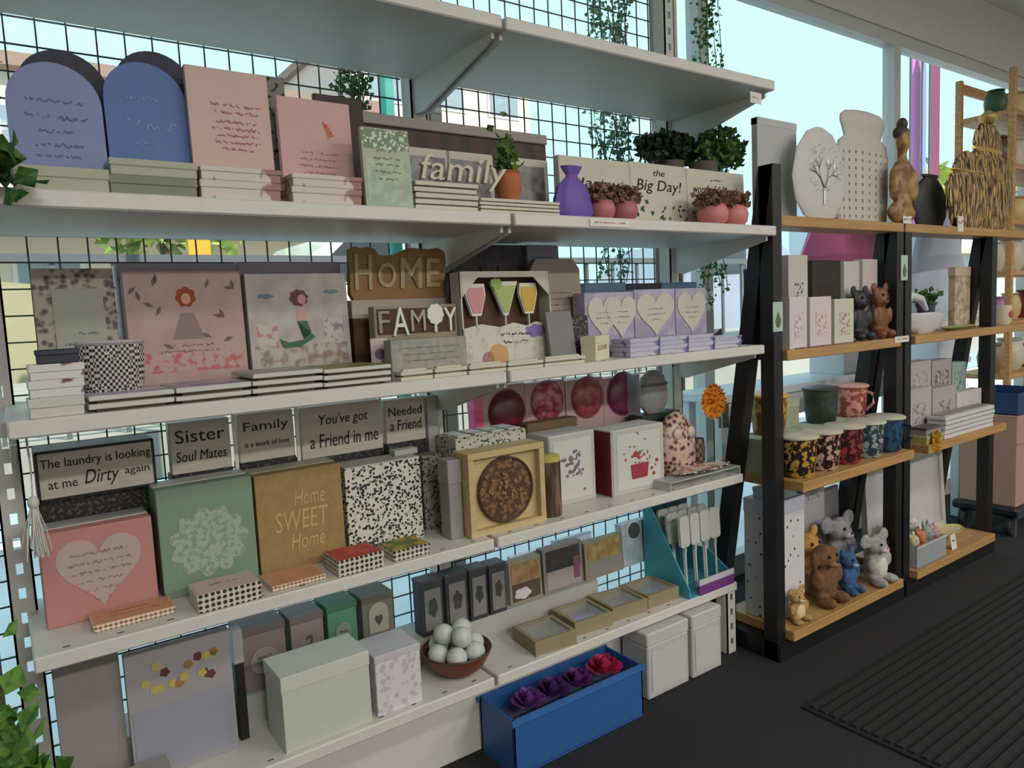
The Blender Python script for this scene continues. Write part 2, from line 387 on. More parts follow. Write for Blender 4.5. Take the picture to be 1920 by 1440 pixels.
# ================================================================== white gondola shelving
zF, zH, zS, zT, zU = .235, .60, 1.012, 1.362, 1.775
LV = [(zF, 1.47), (zH, 1.44), (zS, 1.355), (zT, 1.31), (zU, 1.31)]
YB = 1.70
SHW = mat((214, 211, 203), .42)
g = T('gondola_shelving', 'white metal gondola shelving with slotted uprights and bracketed shelves', 'shelving unit', (0, 0, 0))
def upright(x, y0, y1, z0, z1, wd, par, name='upright'):
    mb = MB(); t = .004; p = .05
    mb.box(x-wd/2, x-wd/2+t, y0, y1, z0, z1).box(x+wd/2-t, x+wd/2, y0, y1, z0, z1)
    n = int((z1-z0)/p)
    sw = .006
    mb.box(x-wd/2, x-sw, y0, y0+t, z0, z1).box(x+sw, x+wd/2, y0, y0+t, z0, z1)
    for i in range(n+1): 
        za = z0+i*p; mb.box(x-sw, x+sw, y0, y0+t, za, min(za+.028, z1))
    return obj(name, mb, SHW, par)
for x in (-.92, 0.0, .95, 1.90): upright(x, YB, YB+.05, 0, 2.3, .045, g)
for x in (0.0, 1.90): upright(x-.02 if x else x, 1.475, 1.52, 0, zF-.03, .045, g, 'front_leg')
for li, (z, yf) in enumerate(LV):
    for x0, x1 in ((-.94, -.004), (.004, .945), (.955, 1.905)):
        if x0 < -.5 and z < 1.2: continue
        s = obj('shelf', MB().box(x0, x1, yf, YB+(.07 if .5 < z < .7 else 0), z-.028, z, .003), SHW, g)
        ho = MB()
        for k in range(11):
            xx = x0+.05+k*(x1-x0-.1)/10; ho.box(xx-.006, xx+.006, yf+.018, yf+.022, z-.0005, z+.0006)
        obj('shelf_slot', ho, mat((90, 90, 86), .8), s)['kind'] = 'stuff'
        for bx in (x0+.006, x1-.006):
            obj('bracket', MB().prism([(YB, z-.028), (YB, z-.11), (YB-.04, z-.115), (yf+.03, z-.04), (yf+.03, z-.028)], -.004, .004), SHW, s, loc=(bx, 0, 0), rot=(0, 0, PI/2))
obj('base_panel', MB().box(0.03, 1.87, 1.56, 1.575, 0, zF-.028), SHW, g)
# price labels clipped on shelf edges
def plabel(px, py, z, yf, wd, ht, label, col=(225, 222, 214), ink=(180, 80, 120)):
    p = atY(px, py, yf); t = T('price_label', label, 'price tag', (p.x, yf-.001, p.z-ht/2))
    obj('card', MB().box(-wd/2, wd/2, -.0016, 0, 0, ht), mat(col, .5), t)
    scrib(t, [(0, ht*.55, wd*.8, ht*.4)], mat(ink, .7), -.0016, int(px))
plabel(1143, 419, zT, 1.31, .13, .016, 'pink lettered price strip on the shelf edge under the flowers')
plabel(1416, 184, zU, 1.31, .05, .03, 'blank white price label on the topmost shelf edge')
plabel(1700, 412, 0, 1.34, .06, .028, 'pale price label on the wooden ledge under the seated figure')
plabel(1800, 420, 0, 1.34, .05, .06, 'tall pale label hanging under the gold jars')
plabel(1690, 636, 0, 1.325, .1, .022, 'pale price label on the wooden ledge under the brown bear')

# wire mesh panels behind the shelves
WIRE = mat((70, 72, 70), .5)
vw = MB().box(-.0016, .0016, -.0016, .0016, 0, 2.2).mesh('vertical_wire')
hw = MB().box(0, .93, -.0016, .0016, -.0016, .0016).mesh('horizontal_wire')
for x0, lb in ((-.94, 'dark wire mesh panel beyond the end of the white shelves'), (.01, 'dark wire mesh panel behind the boxed signs'), (.96, 'dark wire mesh panel behind the heart boxes')):
    t = T('wire_mesh_panel', lb, 'mesh panel', (x0, 1.775, .03))
    for i in range(18): obj('vertical_wire', vw, WIRE, t, loc=(.01+i*.0535, 0, 0))
    for i in range(41): obj('horizontal_wire', hw, WIRE, t, loc=(0, .003, .03+i*.0535))

# ================================================================== black and oak ladder shelves
BK = mat((24, 24, 26), .45)
def stand(x0, x1, label, ext=0, tall=True):
    s = T('ladder_shelf', label, 'shelving unit', (x0, 1.34, 0)); W = x1-x0; pw = .045
    for x in (0, W-pw):
        top = 1.55 if (tall and x == 0) else 1.37
        obj('front_post', MB().box(x, x+pw, 0, .05, 0, top, .002), BK, s)
        ya = .235*(1.55-top)/1.55
        obj('rear_leg', MB().prism([(ya+.05, top), (ya, top), (.235, 0), (.285, 0)], 0, pw), BK, s, loc=(x+pw, 0, 0), rot=(0, 0, PI/2))
    for z, ya, yb in ((1.40, 0, .11), (.99, -.015, .155), (.585, -.065, .20), (.095, -.03, .23)):
        xa = (pw+.001 if tall else 0) if z > 1.3 else pw+.001
        xb = W if z > 1.3 else W-pw-.001
        obj('shelf', MB().box(xa, xb+(ext if z > .9 else 0), ya, yb, z-.032, z, .002), OAK, s)
    obj('plinth', MB().box(.0, W, -.01, .26, 0, .062), BK, s)
    return s
SX0, SX1 = 1.93, 2.71
stand(SX0, SX1, 'black ladder shelf with oak boards holding mugs and soft toys')
stand(2.725, 3.50, 'black ladder shelf with oak boards holding gold jars and a toy tub', .38, False)
# ================================================================== goods: builders
def panel(name, label, cat, F_, dep, m, rx=-.06, poly=None, group=None, part='panel', bev=.001):
    """upright board: F_ = (x, y, z, width, height)"""
    xc, Y, z, wd, h = F_
    t = T(name, label, cat, (xc, Y, z), 0, rx, group)
    if poly: mb = MB().prism(poly(wd, h), 0, dep)
    else: mb = MB().box(-wd/2, wd/2, 0, dep, 0, h, bev)
    obj(part, mb, m, t); return t, wd, h
def gbox(name, label, cat, F_, dep, body, lid=None, lidh=.3, rz=0, group=None, bev=.0015):
    """gift box standing or lying, with a slightly larger lid"""
    xc, Y, z, wd, h = F_
    t = T(name, label, cat, (xc, Y, z), rz, 0, group)
    if lid:
        obj('body', MB().box(-wd/2+.0015, wd/2-.0015, .0015, dep-.0015, 0, h*(1-lidh)+.001, bev), body, t)
        obj('lid', MB().box(-wd/2, wd/2, 0, dep, h*(1-lidh), h, bev), lid, t)
    else: obj('body', MB().box(-wd/2, wd/2, 0, dep, 0, h, bev), body, t)
    return t, wd, h
def stack(name, label, cat, F_, dep, n, m, group, edge=None, jit=.004, sd=1, gap=0.0):
    """pile of flat pieces, each one a thing"""
    xc, Y, z, wd, h = F_; rnd = random.Random(sd); th = h/n; out = []
    me = MB().box(-wd/2, wd/2, 0, dep, 0, th*(1-gap), .0008).mesh(name)
    for i in range(n):
        o = obj(name, me, m, loc=(xc+rnd.uniform(-jit, jit), Y+rnd.uniform(0, jit), z+i*th)); tag(o, label, cat, group); out.append(o)
        if edge is not None:
            q_ = min(.011, dep*.3); e = MB().box(-wd/2+q_, wd/2-q_, q_, dep-q_, th*(1-gap), th+.0003).mesh('spacer'); obj('spacer', e, edge, o)
    return out

# ---------------------------------------------------------------- top shelf (A)
z = zT
BLUE1 = mat((128, 140, 184), .6); BLUE2 = mat((84, 112, 170), .6)
NAVY = mat((36, 38, 58), .6); SAGEW = mat((176, 178, 158), .7)
def base_stack(pl, pr, pts, Y, dep, m, labels, name='flat_gift_box', zz=None):
    zz = z if zz is None else zz
    for pt, lb, mm in zip(pts, labels, m):
        F_ = fit(pl, pr, pt, None, Y, zz); t, wd, h = gbox(name, lb, 'box', F_, dep, mm, mm, .45); zz += F_[4]
    return zz
base_stack(24, 206, [312], 1.325, .07, [SAGEW], ['pale sage flat box in front of the light blue arched plaque'])
zz = base_stack(205, 371, [331, 300], 1.325, .07, [mat((132, 138, 118), .7), SAGEW], ['olive grey flat box at the bottom under the darker blue arched plaque', 'pale sage flat box stacked before the darker blue arched plaque'])
STRIPE = mat((206, 196, 188), .6, c2=(156, 116, 104), tex='noise', scale=16, lo=.54, hi=.58, stretch=(1.6, 1, .8))
def two(pl, pr, p1, p2, Y, nm, zz=z):
    for pt, lb in ((p1, 'lower'), (p2, 'upper')):
        F_ = fit(pl, pr, pt, None, Y, zz); gbox('patterned_gift_box', '%s leaf patterned white box before the %s pink plaque' % (lb, nm), 'box', F_, .07, STRIPE, STRIPE, .4); zz += F_[4]
two(376, 528, 340, 314, 1.325, 'pale brown lettered')
two(548, 680, 352, 328, 1.325, 'orange flourished')
def arched(pl, pr, pt, Y, m, ink, label, seed, lines):
    F_ = fit(pl, pr, pt, None, Y, z); t, wd, h = panel('arched_plaque', label, 'plaque', F_, .012, m, -.07, arch)
    scrib(t, [(0, h*q, wd*a, h*b) for q, a, b in lines], ink, 0, seed, th=h*.006); return t
arched(17, 197, 112, 1.415, BLUE1, mat((104, 112, 148), .8), 'light periwinkle blue arched plaque with faint script', 4, [(.72, .6, .04), (.6, .66, .05), (.5, .4, .04), (.4, .56, .04), (.32, .5, .03)])
a2 = arched(202, 356, 112, 1.415, BLUE2, mat((124, 148, 190), .8), 'deeper blue arched plaque with pale script', 5, [(.74, .5, .04), (.56, .66, .09), (.42, .34, .04)])
F_ = fit(40, 213, 90, None, 1.45, z); panel('arched_plaque', 'navy arched plaque standing behind the light blue one', 'plaque', F_, .012, NAVY, -.06, arch)
F_ = fit(225, 374, 92, None, 1.45, z); panel('arched_plaque', 'navy arched plaque standing behind the deeper blue one', 'plaque', F_, .012, NAVY, -.06, arch)
PINK1 = mat((206, 176, 166), .65); PINK2 = mat((208, 166, 164), .65)
F_ = fit(359, 512, 128, None, 1.40, z); t, wd, h = panel('verse_plaque', 'pale pink plaque with brown verse, next to the blue arches', 'plaque', F_, .014, PINK1, -.05)
scrib(t, [(.01, h*q, wd*a, h*.035) for q, a in ((.74, .66), (.69, .55), (.62, .5), (.57, .6), (.52, .5), (.47, .55), (.42, .4))], PINKINK, 0, 8, th=.0011)
inlay(t, 'printed_leaf', rectp(wd*.18, h*.2, wd*.5, h*.12), mat((196, 164, 140), .7, c2=(206, 176, 166), tex='noise', scale=40), 0, .0006)
F_ = fit(494, 545, 140, None, 1.45, z); t, wd, h = panel('speckled_board', 'narrow grey board with black speckles between the pink plaques', 'plaque', F_, .012, mat((120, 118, 110), .7, c2=(30, 30, 30), tex='noise', scale=70, lo=.55, hi=.6), -.05)
F_ = fit(529, 664, 185, None, 1.40, z); t, wd, h = panel('verse_plaque', 'dusty pink plaque with an orange flourish above the verse', 'plaque', F_, .014, PINK2, -.05)
scrib(t, [(.0, h*q, wd*a, h*.03) for q, a in ((.52, .55), (.46, .5), (.4, .55), (.34, .45), (.28, .5))], PINKINK, 0, 9, th=.0009)
fl = MB()
for k in range(4):
    a = .5+k*.45; fl.prism([(wd*.12+.004*math.cos(a), h*(.66+.03*k)), (wd*.12+.02*math.cos(a*.6), h*(.69+.03*k)), (wd*.12+.012*math.cos(a), h*(.72+.03*k))], -.001, .0004)
obj('flourish', fl, mat((206, 110, 76), .7), t)
F_ = fit(600, 690, 178, None, 1.455, z); panel('brown_board', 'dark brown board behind the dusty pink plaque', 'frame', F_, .012, mat((52, 38, 32), .6), -.05)
F_ = fit(683, 772, 240, None, 1.325, z); t, wd, h = panel('floral_plaque', 'sage green plaque with white floral border and gold verse', 'plaque', F_, .012, mat((176, 184, 160), .6), -.05)
inlay(t, 'floral_border', rectp(0, h*.86, wd*.98, h*.25), mat((212, 214, 200), .7, c2=(120, 140, 110), tex='voronoi', scale=140, lo=.3, hi=.5), 0, .0006)
inlay(t, 'printed_panel', rectp(0, h*.32, wd*.9, h*.6), mat((158, 178, 154), .7, c2=(178, 190, 168), tex='noise', scale=40), 0, .0006)
scrib(t, [(0, h*q, wd*a, h*.045) for q, a in ((.72, .4), (.62, .55), (.54, .5), (.45, .55), (.36, .4))], mat((128, 138, 66), .8), -.0006, 10, th=.001)
# brown multi photo frame
F_ = fit(660, 1028, 232, None, 1.52, z); t, wd, h = panel('photo_ledge_frame', 'long dark brown frame holding three white edged photos', 'frame', F_, .015, mat((74, 50, 40), .6, c2=(58, 40, 32), tex='wave', scale=5, lo=.2, hi=.8, stretch=(1, 1, 10)), -.03)
obj('top_rail', MB().box(-wd/2-.004, wd/2, -.008, .02, h-.022, h+.002, .002), mat((150, 144, 134), .6), t)
for cx, ww in ((-.19, .30), (.06, .25), (.36, .28)):
    o = inlay(t, 'photo_frame', rectp(cx*wd, h*.42, ww*wd*.96, h*.62), mat((200, 194, 182), .6), 0, .006)
    inlay(o, 'photo', rectp(cx*wd, h*.42, ww*wd*.8, h*.46), mat((120, 116, 116), .3, c2=(84, 82, 86), tex='noise', scale=30), -.006, .001)
# slab piles with the word and the little plant
SL = mat((206, 200, 184), .6); SLE = SL
F_ = fit(780, 897, 350, None, 1.325, z); stack('white_coaster', 'thin whitewashed slab piled under the cut out word', 'coaster', F_, .06, 4, SL, 'slabs under the cut out word', SLE, .002, 3, .25)
t = T('cut_out_word', 'whitewashed wooden cut out word standing on a pile of slabs', 'sign', (F_[0], 1.335, z+F_[4]))
xl, xr = atY(781, 325, 1.335).x-F_[0], atY(948, 335, 1.335).x-F_[0]
txt(t, 'family', (xl+xr)/2, .03, (xr-xl)*.96, .068, mat((206, 198, 178), .6), .0, .012, .2, off=.0)
obj('foot_bar', MB().box(-F_[3]/2, F_[3]/2, 0-.012, .012, 0, .008), mat((206, 198, 178), .6), t)
F2 = fit(902, 1050, 373, None, 1.325, z); stack('white_coaster', 'thin whitewashed slab piled under the small potted plant', 'coaster', F2, .06, 4, SL, 'slabs under the potted plant', SLE, .002, 4, .25)
F_ = fit(944, 986, 325, None, 1.335, z+F2[4]); t = T('potted_plant', 'small green plant in a terracotta pot on white slabs', 'plant', (F_[0], 1.36, F_[2])); r = F_[3]/2
obj('pot', MB().lathe([(r*.7, 0), (r*.95, r*.8), (r*1.0, r*1.5), (r*.8, r*1.9), (r*.9, r*2.1), (r*.75, r*2.1), (r*.7, r*1.8)], 20), mat((176, 102, 58), .7), t, smooth=True)
mb = MB(); rnd = random.Random(2); leaves(mb, [(rnd.gauss(0, r*.35), rnd.gauss(0, r*.3), r*2+abs(rnd.gauss(0, r*1.1))) for i in range(130)], r*.6, rnd, .6); o = obj('foliage', mb, mat((62, 92, 40), .7, c2=(96, 124, 52), tex='noise', scale=60), t); o['kind'] = 'stuff'
# purple drawstring bag
F_ = fit(1055, 1120, 308, None, 1.34, z); t = T('drawstring_bag', 'purple organza drawstring bag beside the slabs', 'bag', (F_[0], 1.37, z)); wd, h = F_[3], F_[4]
mb = MB(); mb.lathe([(wd*.42, 0), (wd*.56, h*.12), (wd*.5, h*.4), (wd*.4, h*.62), (wd*.22, h*.76), (wd*.14, h*.82), (wd*.24, h*.92), (wd*.3, h)], 24, None, 1, .45)
for i, v in enumerate(mb.bm.verts): v.co.x *= 1+.05*math.sin(i*2.1); v.co.y *= 1+.12*math.sin(i*2.1)
obj('pouch', mb, mat((112, 84, 172), .6), t, smooth=True); obj('ribbon', MB().lathe([(wd*.15, h*.8), (wd*.17, h*.82), (wd*.15, h*.84)], 16, None, 1, .5), mat((180, 80, 150), .4), t)
# three canvas prints with leaves
CANV = mat((206, 200, 184), .75)
GRN = mat((48, 92, 56), .7)
def canvas(pl, pr, pt, Y, label, words, sd):
    F_ = fit(pl, pr, pt, None, Y, z); t, wd, h = panel('canvas_print', label, 'canvas', F_, .02, CANV, -.04)
    for s, q, ww, hh in words: 
        if s: txt(t, s, 0, h*q, wd*ww, h*hh, INK, 0, .001, .2)
        else: scrib(t, [(0, h*q, wd*ww, h*hh)], INK, 0, sd)
    rnd = random.Random(sd); mb = MB()
    for k in range(26):
        x, zq = rnd.uniform(-.45, .45)*wd, rnd.uniform(.09, .38)*h
        a = rnd.uniform(0, 6.3); l = wd*.06; mb.prism([(x, zq), (x+l*math.cos(a+.4)*.6, zq+l*math.sin(a+.4)*.6), (x+l*math.cos(a), zq+l*math.sin(a)), (x+l*math.cos(a-.4)*.6, zq+l*math.sin(a-.4)*.6)], -.0012-.0001*k, .0004)
    obj('printed_leaves', mb, GRN, t); return t
canvas(1052, 1184, 296, 1.455, 'off white canvas print behind the purple bag with half hidden words', [('Happy', .62, .7, .16)], 21)
canvas(1185, 1290, 307, 1.455, 'off white canvas print with bold black words and green leaves', [('the', .86, .2, .1), ('Big Day!', .64, .8, .22)], 22)
canvas(1291, 1398, 320, 1.455, 'off white canvas print with small black script above pink flower pots', [(None, .84, .2, .05), ('wonderful friends', .68, .8, .14)], 23)
# pink pots with dried flowers
def pinkpot(px, pt, pb, wpx, Y, label, c=(206, 128, 124)):
    F_ = fit(px-wpx/2, px+wpx/2, pt, None, Y, z); r = F_[3]/2; t = T('flower_pot', label, 'plant pot', (F_[0], Y+r, z), group='pink pots of dried flowers')
    r *= .92; obj('pot', MB().lathe([(r*.55, 0), (r*.9, r*.3), (r, r*.8), (r*.88, r*1.2), (r*.65, r*1.4), (r*.5, r*1.4), (r*.5, r*1.2)], 22), mat(c, .5), t, smooth=True)
    rnd = random.Random(int(px)); mb = MB(); h = F_[4]
    leaves(mb, [(rnd.uniform(-1, 1)*r*.95, rnd.uniform(-.8, .8)*r*.9, r*1.2+rnd.random()*max(h-r*1.2, r*.8)) for i in range(330)], r*.4, rnd, .4); o = obj('dried_flowers', mb, mat((120, 104, 72), .8, c2=(150, 110, 92), tex='noise', scale=70), t); o['kind'] = 'stuff'
pinkpot(1147, 345, 400, 42, 1.325, 'dusky pink round pot of dried flowers before the first canvas', (186, 112, 112)); pinkpot(1190, 350, 400, 42, 1.325, 'dusky pink round pot of dried flowers between the first two canvases', (176, 104, 108))
pinkpot(1362, 362, 415, 42, 1.325, 'salmon pink round pot of dried flowers under the script canvas'); pinkpot(1400, 368, 415, 40, 1.325, 'salmon pink round pot of dried flowers beside the black post')
# green bushes behind
def bush(px0, px1, pt, pb, Y, c1, c2, name, label, n, leaf, cat='plant', potc=(90, 80, 70), X=None):
    F_ = fit(px0, px1, pt, pb, Y); dx = 0 if X is None else F_[0]-X; t = T(name, label, cat, (F_[0]-dx, Y, z)); wd = F_[3]; top = F_[2]+F_[4]-z; bot = max(F_[2]-z, .05)
    rnd = random.Random(int(px0)); mb = MB(); pts = []
    while len(pts) < n:
        a, b_, c_ = (rnd.uniform(-1, 1) for _ in range(3))
        if a*a+b_*b_+c_*c_ < 1: pts.append((dx+a*wd/2, b_*.05, (top+bot)/2+c_*(top-bot)/2))
    leaves(mb, pts, leaf, rnd, .3); o = obj('foliage', mb, mat(c1, .7, c2=c2, tex='noise', scale=50), t); o['kind'] = 'stuff'
    obj('pot', MB().lathe([(.03, 0), (.042, bot*.9), (.045, bot+.02), (.035, bot+.02)], 18), mat(potc, .7), t, smooth=True)
bush(1194, 1312, 250, 316, 1.60, (24, 38, 24), (44, 62, 36), 'artificial_bush', 'dense dark green artificial bush behind the canvases', 900, .022)
bush(1312, 1392, 244, 322, 1.535, (44, 84, 30), (86, 124, 48), 'artificial_fern', 'bright green artificial fern under the shelf bracket', 420, .026, X=1.855)
# hanging ivy in the window
def ivy(px0, px1, py0, py1, Y, label, n, c1=(150, 190, 160), c2=(90, 134, 98), strands=5):
    a, b_ = atY(px0, py0, Y), atY(px1, py1, Y); t = T('hanging_ivy', label, 'plant', ((a.x+b_.x)/2, Y, 2.30)); rnd = random.Random(int(px0)); wd = b_.x-a.x
    lf = MB(); 
    for s in range(strands):
        x = -wd/2+wd*(s+.5)/strands; l = (2.30-b_.z)*rnd.uniform(.75, 1.0); pts = [(x+.015*math.sin(k*1.3+s), .012*math.sin(k+s), -l*k/14) for k in range(15)]
        obj('vine', MB().tube(pts, .0018, 5), mat((90, 110, 70), .8), t)
        leaves(lf, [(x+.015*math.sin(q*14*1.3+s)+rnd.gauss(0, .014), .012+rnd.gauss(0, .01), -l*q) for q in (rnd.random() for _ in range(2*n//strands))], .017, rnd, -.3)
    o = obj('ivy_leaves', lf, mat(c1, .7, c2=c2, tex='noise', scale=50), t); o['kind'] = 'stuff'
    obj('hook_bar', MB().box(-wd/2-.02, wd/2+.02, -.006, .006, -.006, .13), mat((200, 200, 196), .5), t)
ivy(1118, 1196, 200, 545, 1.84, 'pale green hanging ivy in the window above the heart boxes', 900, strands=7)
ivy(648, 706, 178, 480, 1.84, 'green hanging ivy in the window above the kraft word sign', 700, (84, 140, 90), (50, 100, 60))
ivy(1318, 1362, 440, 590, 1.80, 'dark green hanging ivy beside the black ladder shelf', 500, (44, 92, 40), (70, 120, 56), 4)
F_ = fit(-70, 14, 150, 345, 1.36)
t = T('trailing_plant', 'leafy green trailing plant at the end of the top shelf', 'plant', (F_[0]-.04, 1.36, z)); rnd = random.Random(5); mb = MB()
leaves(mb, [(max(-.06, min(.04, rnd.gauss(0, .022))), max(-.022, min(.022, rnd.gauss(0, .012))), rnd.uniform(.075, .27)) for i in range(240)]+[(rnd.gauss(.05, .02), rnd.gauss(-.088, .003), rnd.uniform(-.02, .05)) for i in range(40)], .034, rnd); o = obj('foliage', mb, mat((40, 84, 34), .7, c2=(70, 110, 44), tex='noise', scale=50), t); o['kind'] = 'stuff'
obj('pot', MB().lathe([(.025, 0), (.034, .05), (.036, .07), (.03, .07)], 18), mat((110, 80, 60), .7), t, smooth=True)
F_ = fit(1420, 1500, 225, None, 1.40, 1.40)
# ================================================================== second shelf (B)
z = zS
TAUPE = mat((168, 150, 146), .65)
FLORAL = mat((96, 84, 80), .7, c2=(176, 164, 152), tex='voronoi', scale=85, lo=.25, hi=.6)
# floral bordered plaque
F_ = fit(70, 226, 500, None, 1.56, z); t, wd, h = panel('floral_border_plaque', 'plaque with dark floral border and plain grey green centre', 'plaque', F_, .014, FLORAL, -.10)
inlay(t, 'centre_panel', rectp(0.004, h*.5, wd*.62, h*.70), mat((168, 172, 158), .7), 0, .0015)
scrib(t, [(.004, h*q, wd*a, h*.03) for q, a in ((.52, .42), (.44, .44), (.36, .3))], GREYINK, -.0015, 31, th=.0008)
# big square wall plaques with backs showing
LAVG = mat((150, 144, 158), .5)
def square(pl, pr, pt, Y, m, label, dep=.03, rx=-.04, name='square_canvas', group=None):
    F_ = fit(pl, pr, pt, None, Y, z); return panel(name, label, 'canvas', F_, dep, m, rx, None, group)
square(229, 456, 493, 1.60, LAVG, 'plain grey edged canvas behind the pink fairy canvas')
square(456, 648, 490, 1.60, LAVG, 'plain grey edged canvas behind the mermaid canvas')
PKC = mat((186, 158, 152), .65, c2=(176, 146, 142), tex='noise', scale=18, lo=.35, hi=.65)
t, wd, h = square(240, 461, 507, 1.55, PKC, 'dusty pink canvas printed with an orange haired girl and leaves')
sk = mat((214, 160, 132), .7); og = mat((156, 72, 44), .8)
o = inlay(t, 'printed_hair', cloud(0, h*.79, wd*.17, h*.16, 7, 50, .12, 2), og, 0, .0008)
inlay(t, 'printed_face', circ(0, h*.775, wd*.04, h*.045, 18), sk, -.0008, .0006)
inlay(t, 'printed_dress', [(-.012, h*.66), (.012, h*.66), (.03, h*.45), (-.03, h*.45)], mat((150, 128, 126), .8), 0, .0008)
mb = MB(); rnd = random.Random(3)
for k in range(20):
    x, zq, a = rnd.uniform(-.45, .45)*wd, rnd.uniform(.38, .94)*h, rnd.uniform(0, 3.1)
    if abs(x) < wd*.13: continue
    l = .011; mb.prism([(x-l*math.cos(a), zq-l*math.sin(a)), (x+.004*math.sin(a), zq-.004*math.cos(a)), (x+l*math.cos(a), zq+l*math.sin(a)), (x-.004*math.sin(a), zq+.004*math.cos(a))], -.0008, .0004)
obj('printed_leaves', mb, mat((116, 98, 94), .8), t)
inlay(t, 'printed_blossom', rectp(0, h*.27, wd*.9, h*.16), mat((186, 158, 152), .7, c2=(190, 104, 104), tex='noise', scale=55, lo=.5, hi=.6), 0, .0005)
scrib(t, [(0, h*q, wd*a, h*.03) for q, a in ((.40, .42), (.35, .5))], mat((150, 112, 110), .8), 0, 32, th=.001)
MMC = mat((188, 182, 176), .65, c2=(172, 158, 156), tex='noise', scale=20, lo=.35, hi=.65)
t, wd, h = square(468, 657, 512, 1.55, MMC, 'pale canvas printed with a dark haired girl with a green fish tail')
o = inlay(t, 'printed_hair', cloud(.0, h*.78, wd*.18, h*.15, 8, 50, .12, 1), mat((104, 72, 72), .8), 0, .0008)
inlay(t, 'printed_face', circ(.006, h*.765, wd*.042, h*.046, 18), mat((206, 150, 140), .7), -.0008, .0006)
inlay(t, 'printed_body', [(-.008, h*.68), (.014, h*.68), (.012, h*.56), (-.006, h*.56)], mat((206, 160, 146), .7), 0, .0008)
inlay(t, 'printed_tail', [(-.008, h*.57), (.014, h*.57), (.022, h*.47), (.004, h*.40), (-.03, h*.38), (-.05, h*.42), (-.044, h*.34), (-.006, h*.33), (.03, h*.42)], mat((62, 110, 80), .7), -.0002, .0008)
inlay(t, 'printed_cloud', cloud(-wd*.32, h*.80, wd*.16, h*.045, 5, 40), mat((108, 136, 150), .8), 0, .0006)
inlay(t, 'printed_cloud', cloud(wd*.33, h*.83, wd*.16, h*.04, 5, 40), mat((120, 146, 150), .8), 0, .0006)
inlay(t, 'printed_reef', rectp(0, h*.26, wd*.92, h*.2), mat((188, 180, 172), .7, c2=(150, 128, 110), tex='noise', scale=45, lo=.45, hi=.62), 0, .0005)
inlay(t, 'printed_coral', rectp(-wd*.33, h*.46, wd*.2, h*.2), mat((192, 184, 178), .7, c2=(186, 130, 128), tex='noise', scale=70, lo=.5, hi=.6), 0, .0005)
inlay(t, 'printed_coral', rectp(wd*.33, h*.48, wd*.2, h*.22), mat((192, 184, 178), .7, c2=(140, 132, 150), tex='noise', scale=70, lo=.5, hi=.6), 0, .0005)
# stacks of boxes at the end of the shelf
BFLO = mat((214, 212, 208), .5, c2=(120, 60, 62), tex='noise', scale=24, lo=.53, hi=.57)
zz = z
for pt, lb, mm in ((745, 'lowest white box of the pile beside the woven bowl', WOFF), (712, 'white box with dark red flowers in the pile beside the woven bowl', BFLO), (682, 'upper white box with red petals beside the woven bowl', BFLO)):
    F_ = fit(52, 160, pt, None, 1.365, zz); gbox('floral_gift_box', lb, 'box', F_, .055, mm, mm, .5); zz += F_[4]
F_ = fit(66, 150, 655, None, 1.375, zz); gbox('jewellery_box', 'flat black box on top of the white floral boxes', 'box', F_, .042, mat((40, 42, 56), .5), mat((46, 48, 62), .5), .4)
# stacks of canvases laid flat
def flat(pl, pr, pts, Y, dep, top, label, grp, lbls=None, rz=0):
    zz = z; n = len(pts)
    for i, pt in enumerate(pts):
        F_ = fit(pl, pr, pt, None, Y, zz); th = F_[4]
        t = T('wrapped_canvas', label, 'canvas', (F_[0], Y, zz), rz, group=grp)
        obj('frame_edge', MB().box(-F_[3]/2+.012, F_[3]/2-.012, .012, dep-.012, 0, th*.42), mat((112, 94, 76), .7), t)
        obj('canvas_face', MB().box(-F_[3]/2, F_[3]/2, 0, dep, th*.40, th, .001), WOFF, t)
        if i == n-1: obj('printed_top', MB().box(-F_[3]/2+.004, F_[3]/2-.004, .004, dep-.004, th, th+.0008), top, t)
        zz += th
    return zz
LILAC = mat((150, 140, 176), .3, c2=(196, 194, 198), tex='noise', scale=14, lo=.4, hi=.6)
zz = flat(166, 328, [752, 737], 1.365, .15, LILAC, 'clear wrapped lilac canvas lying flat beneath the woven bowl', 'canvases under the woven bowl')
flat(330, 472, [738, 722], 1.365, .15, mat((136, 124, 158), .35, c2=(190, 184, 172), tex='noise', scale=9, lo=.42, hi=.6), 'purple topped canvas lying flat before the fairy canvas', 'canvases before the fairy canvas')
flat(474, 606, [724, 710, 697], 1.365, .15, mat((158, 158, 164), .4, c2=(180, 176, 166), tex='noise', scale=10, lo=.4, hi=.6), 'grey topped canvas in the pile before the mermaid canvas', 'canvases before the mermaid canvas')
flat(608, 734, [713, 700, 688], 1.365, .15, mat((110, 112, 62), .4, c2=(150, 146, 96), tex='noise', scale=12, lo=.4, hi=.6), 'green topped canvas in the pile beside the grey stone block', 'canvases beside the stone block')
# woven bowl
F_ = fit(147, 279, 642, None, 1.42, zz); r = F_[3]/2; h = F_[4]
t = T('woven_bowl', 'oval black and white woven bowl on the wrapped canvases', 'bowl', (F_[0], 1.43+r*.42, zz))
WOV = mat((40, 36, 38), .7, c2=(196, 190, 188), tex='check', scale=230, lo=.4, hi=.6, stretch=(1, 1, .8))
obj('bowl_wall', MB().lathe([(r*.82, 0), (r*.93, h*.15), (r*1.0, h*.9), (r*.99, h), (r*.93, h), (r*.9, h*.4), (r*.78, h*.1)], 40, None, 1, .5), WOV, t, smooth=True)
rm = MB(); rm.tube([(r*.97*math.cos(a), r*.48*math.sin(a), h) for a in [2*PI*i/40 for i in range(41)]], .0035, 6); obj('rim', rm, mat((178, 172, 174), .7), t, smooth=True)
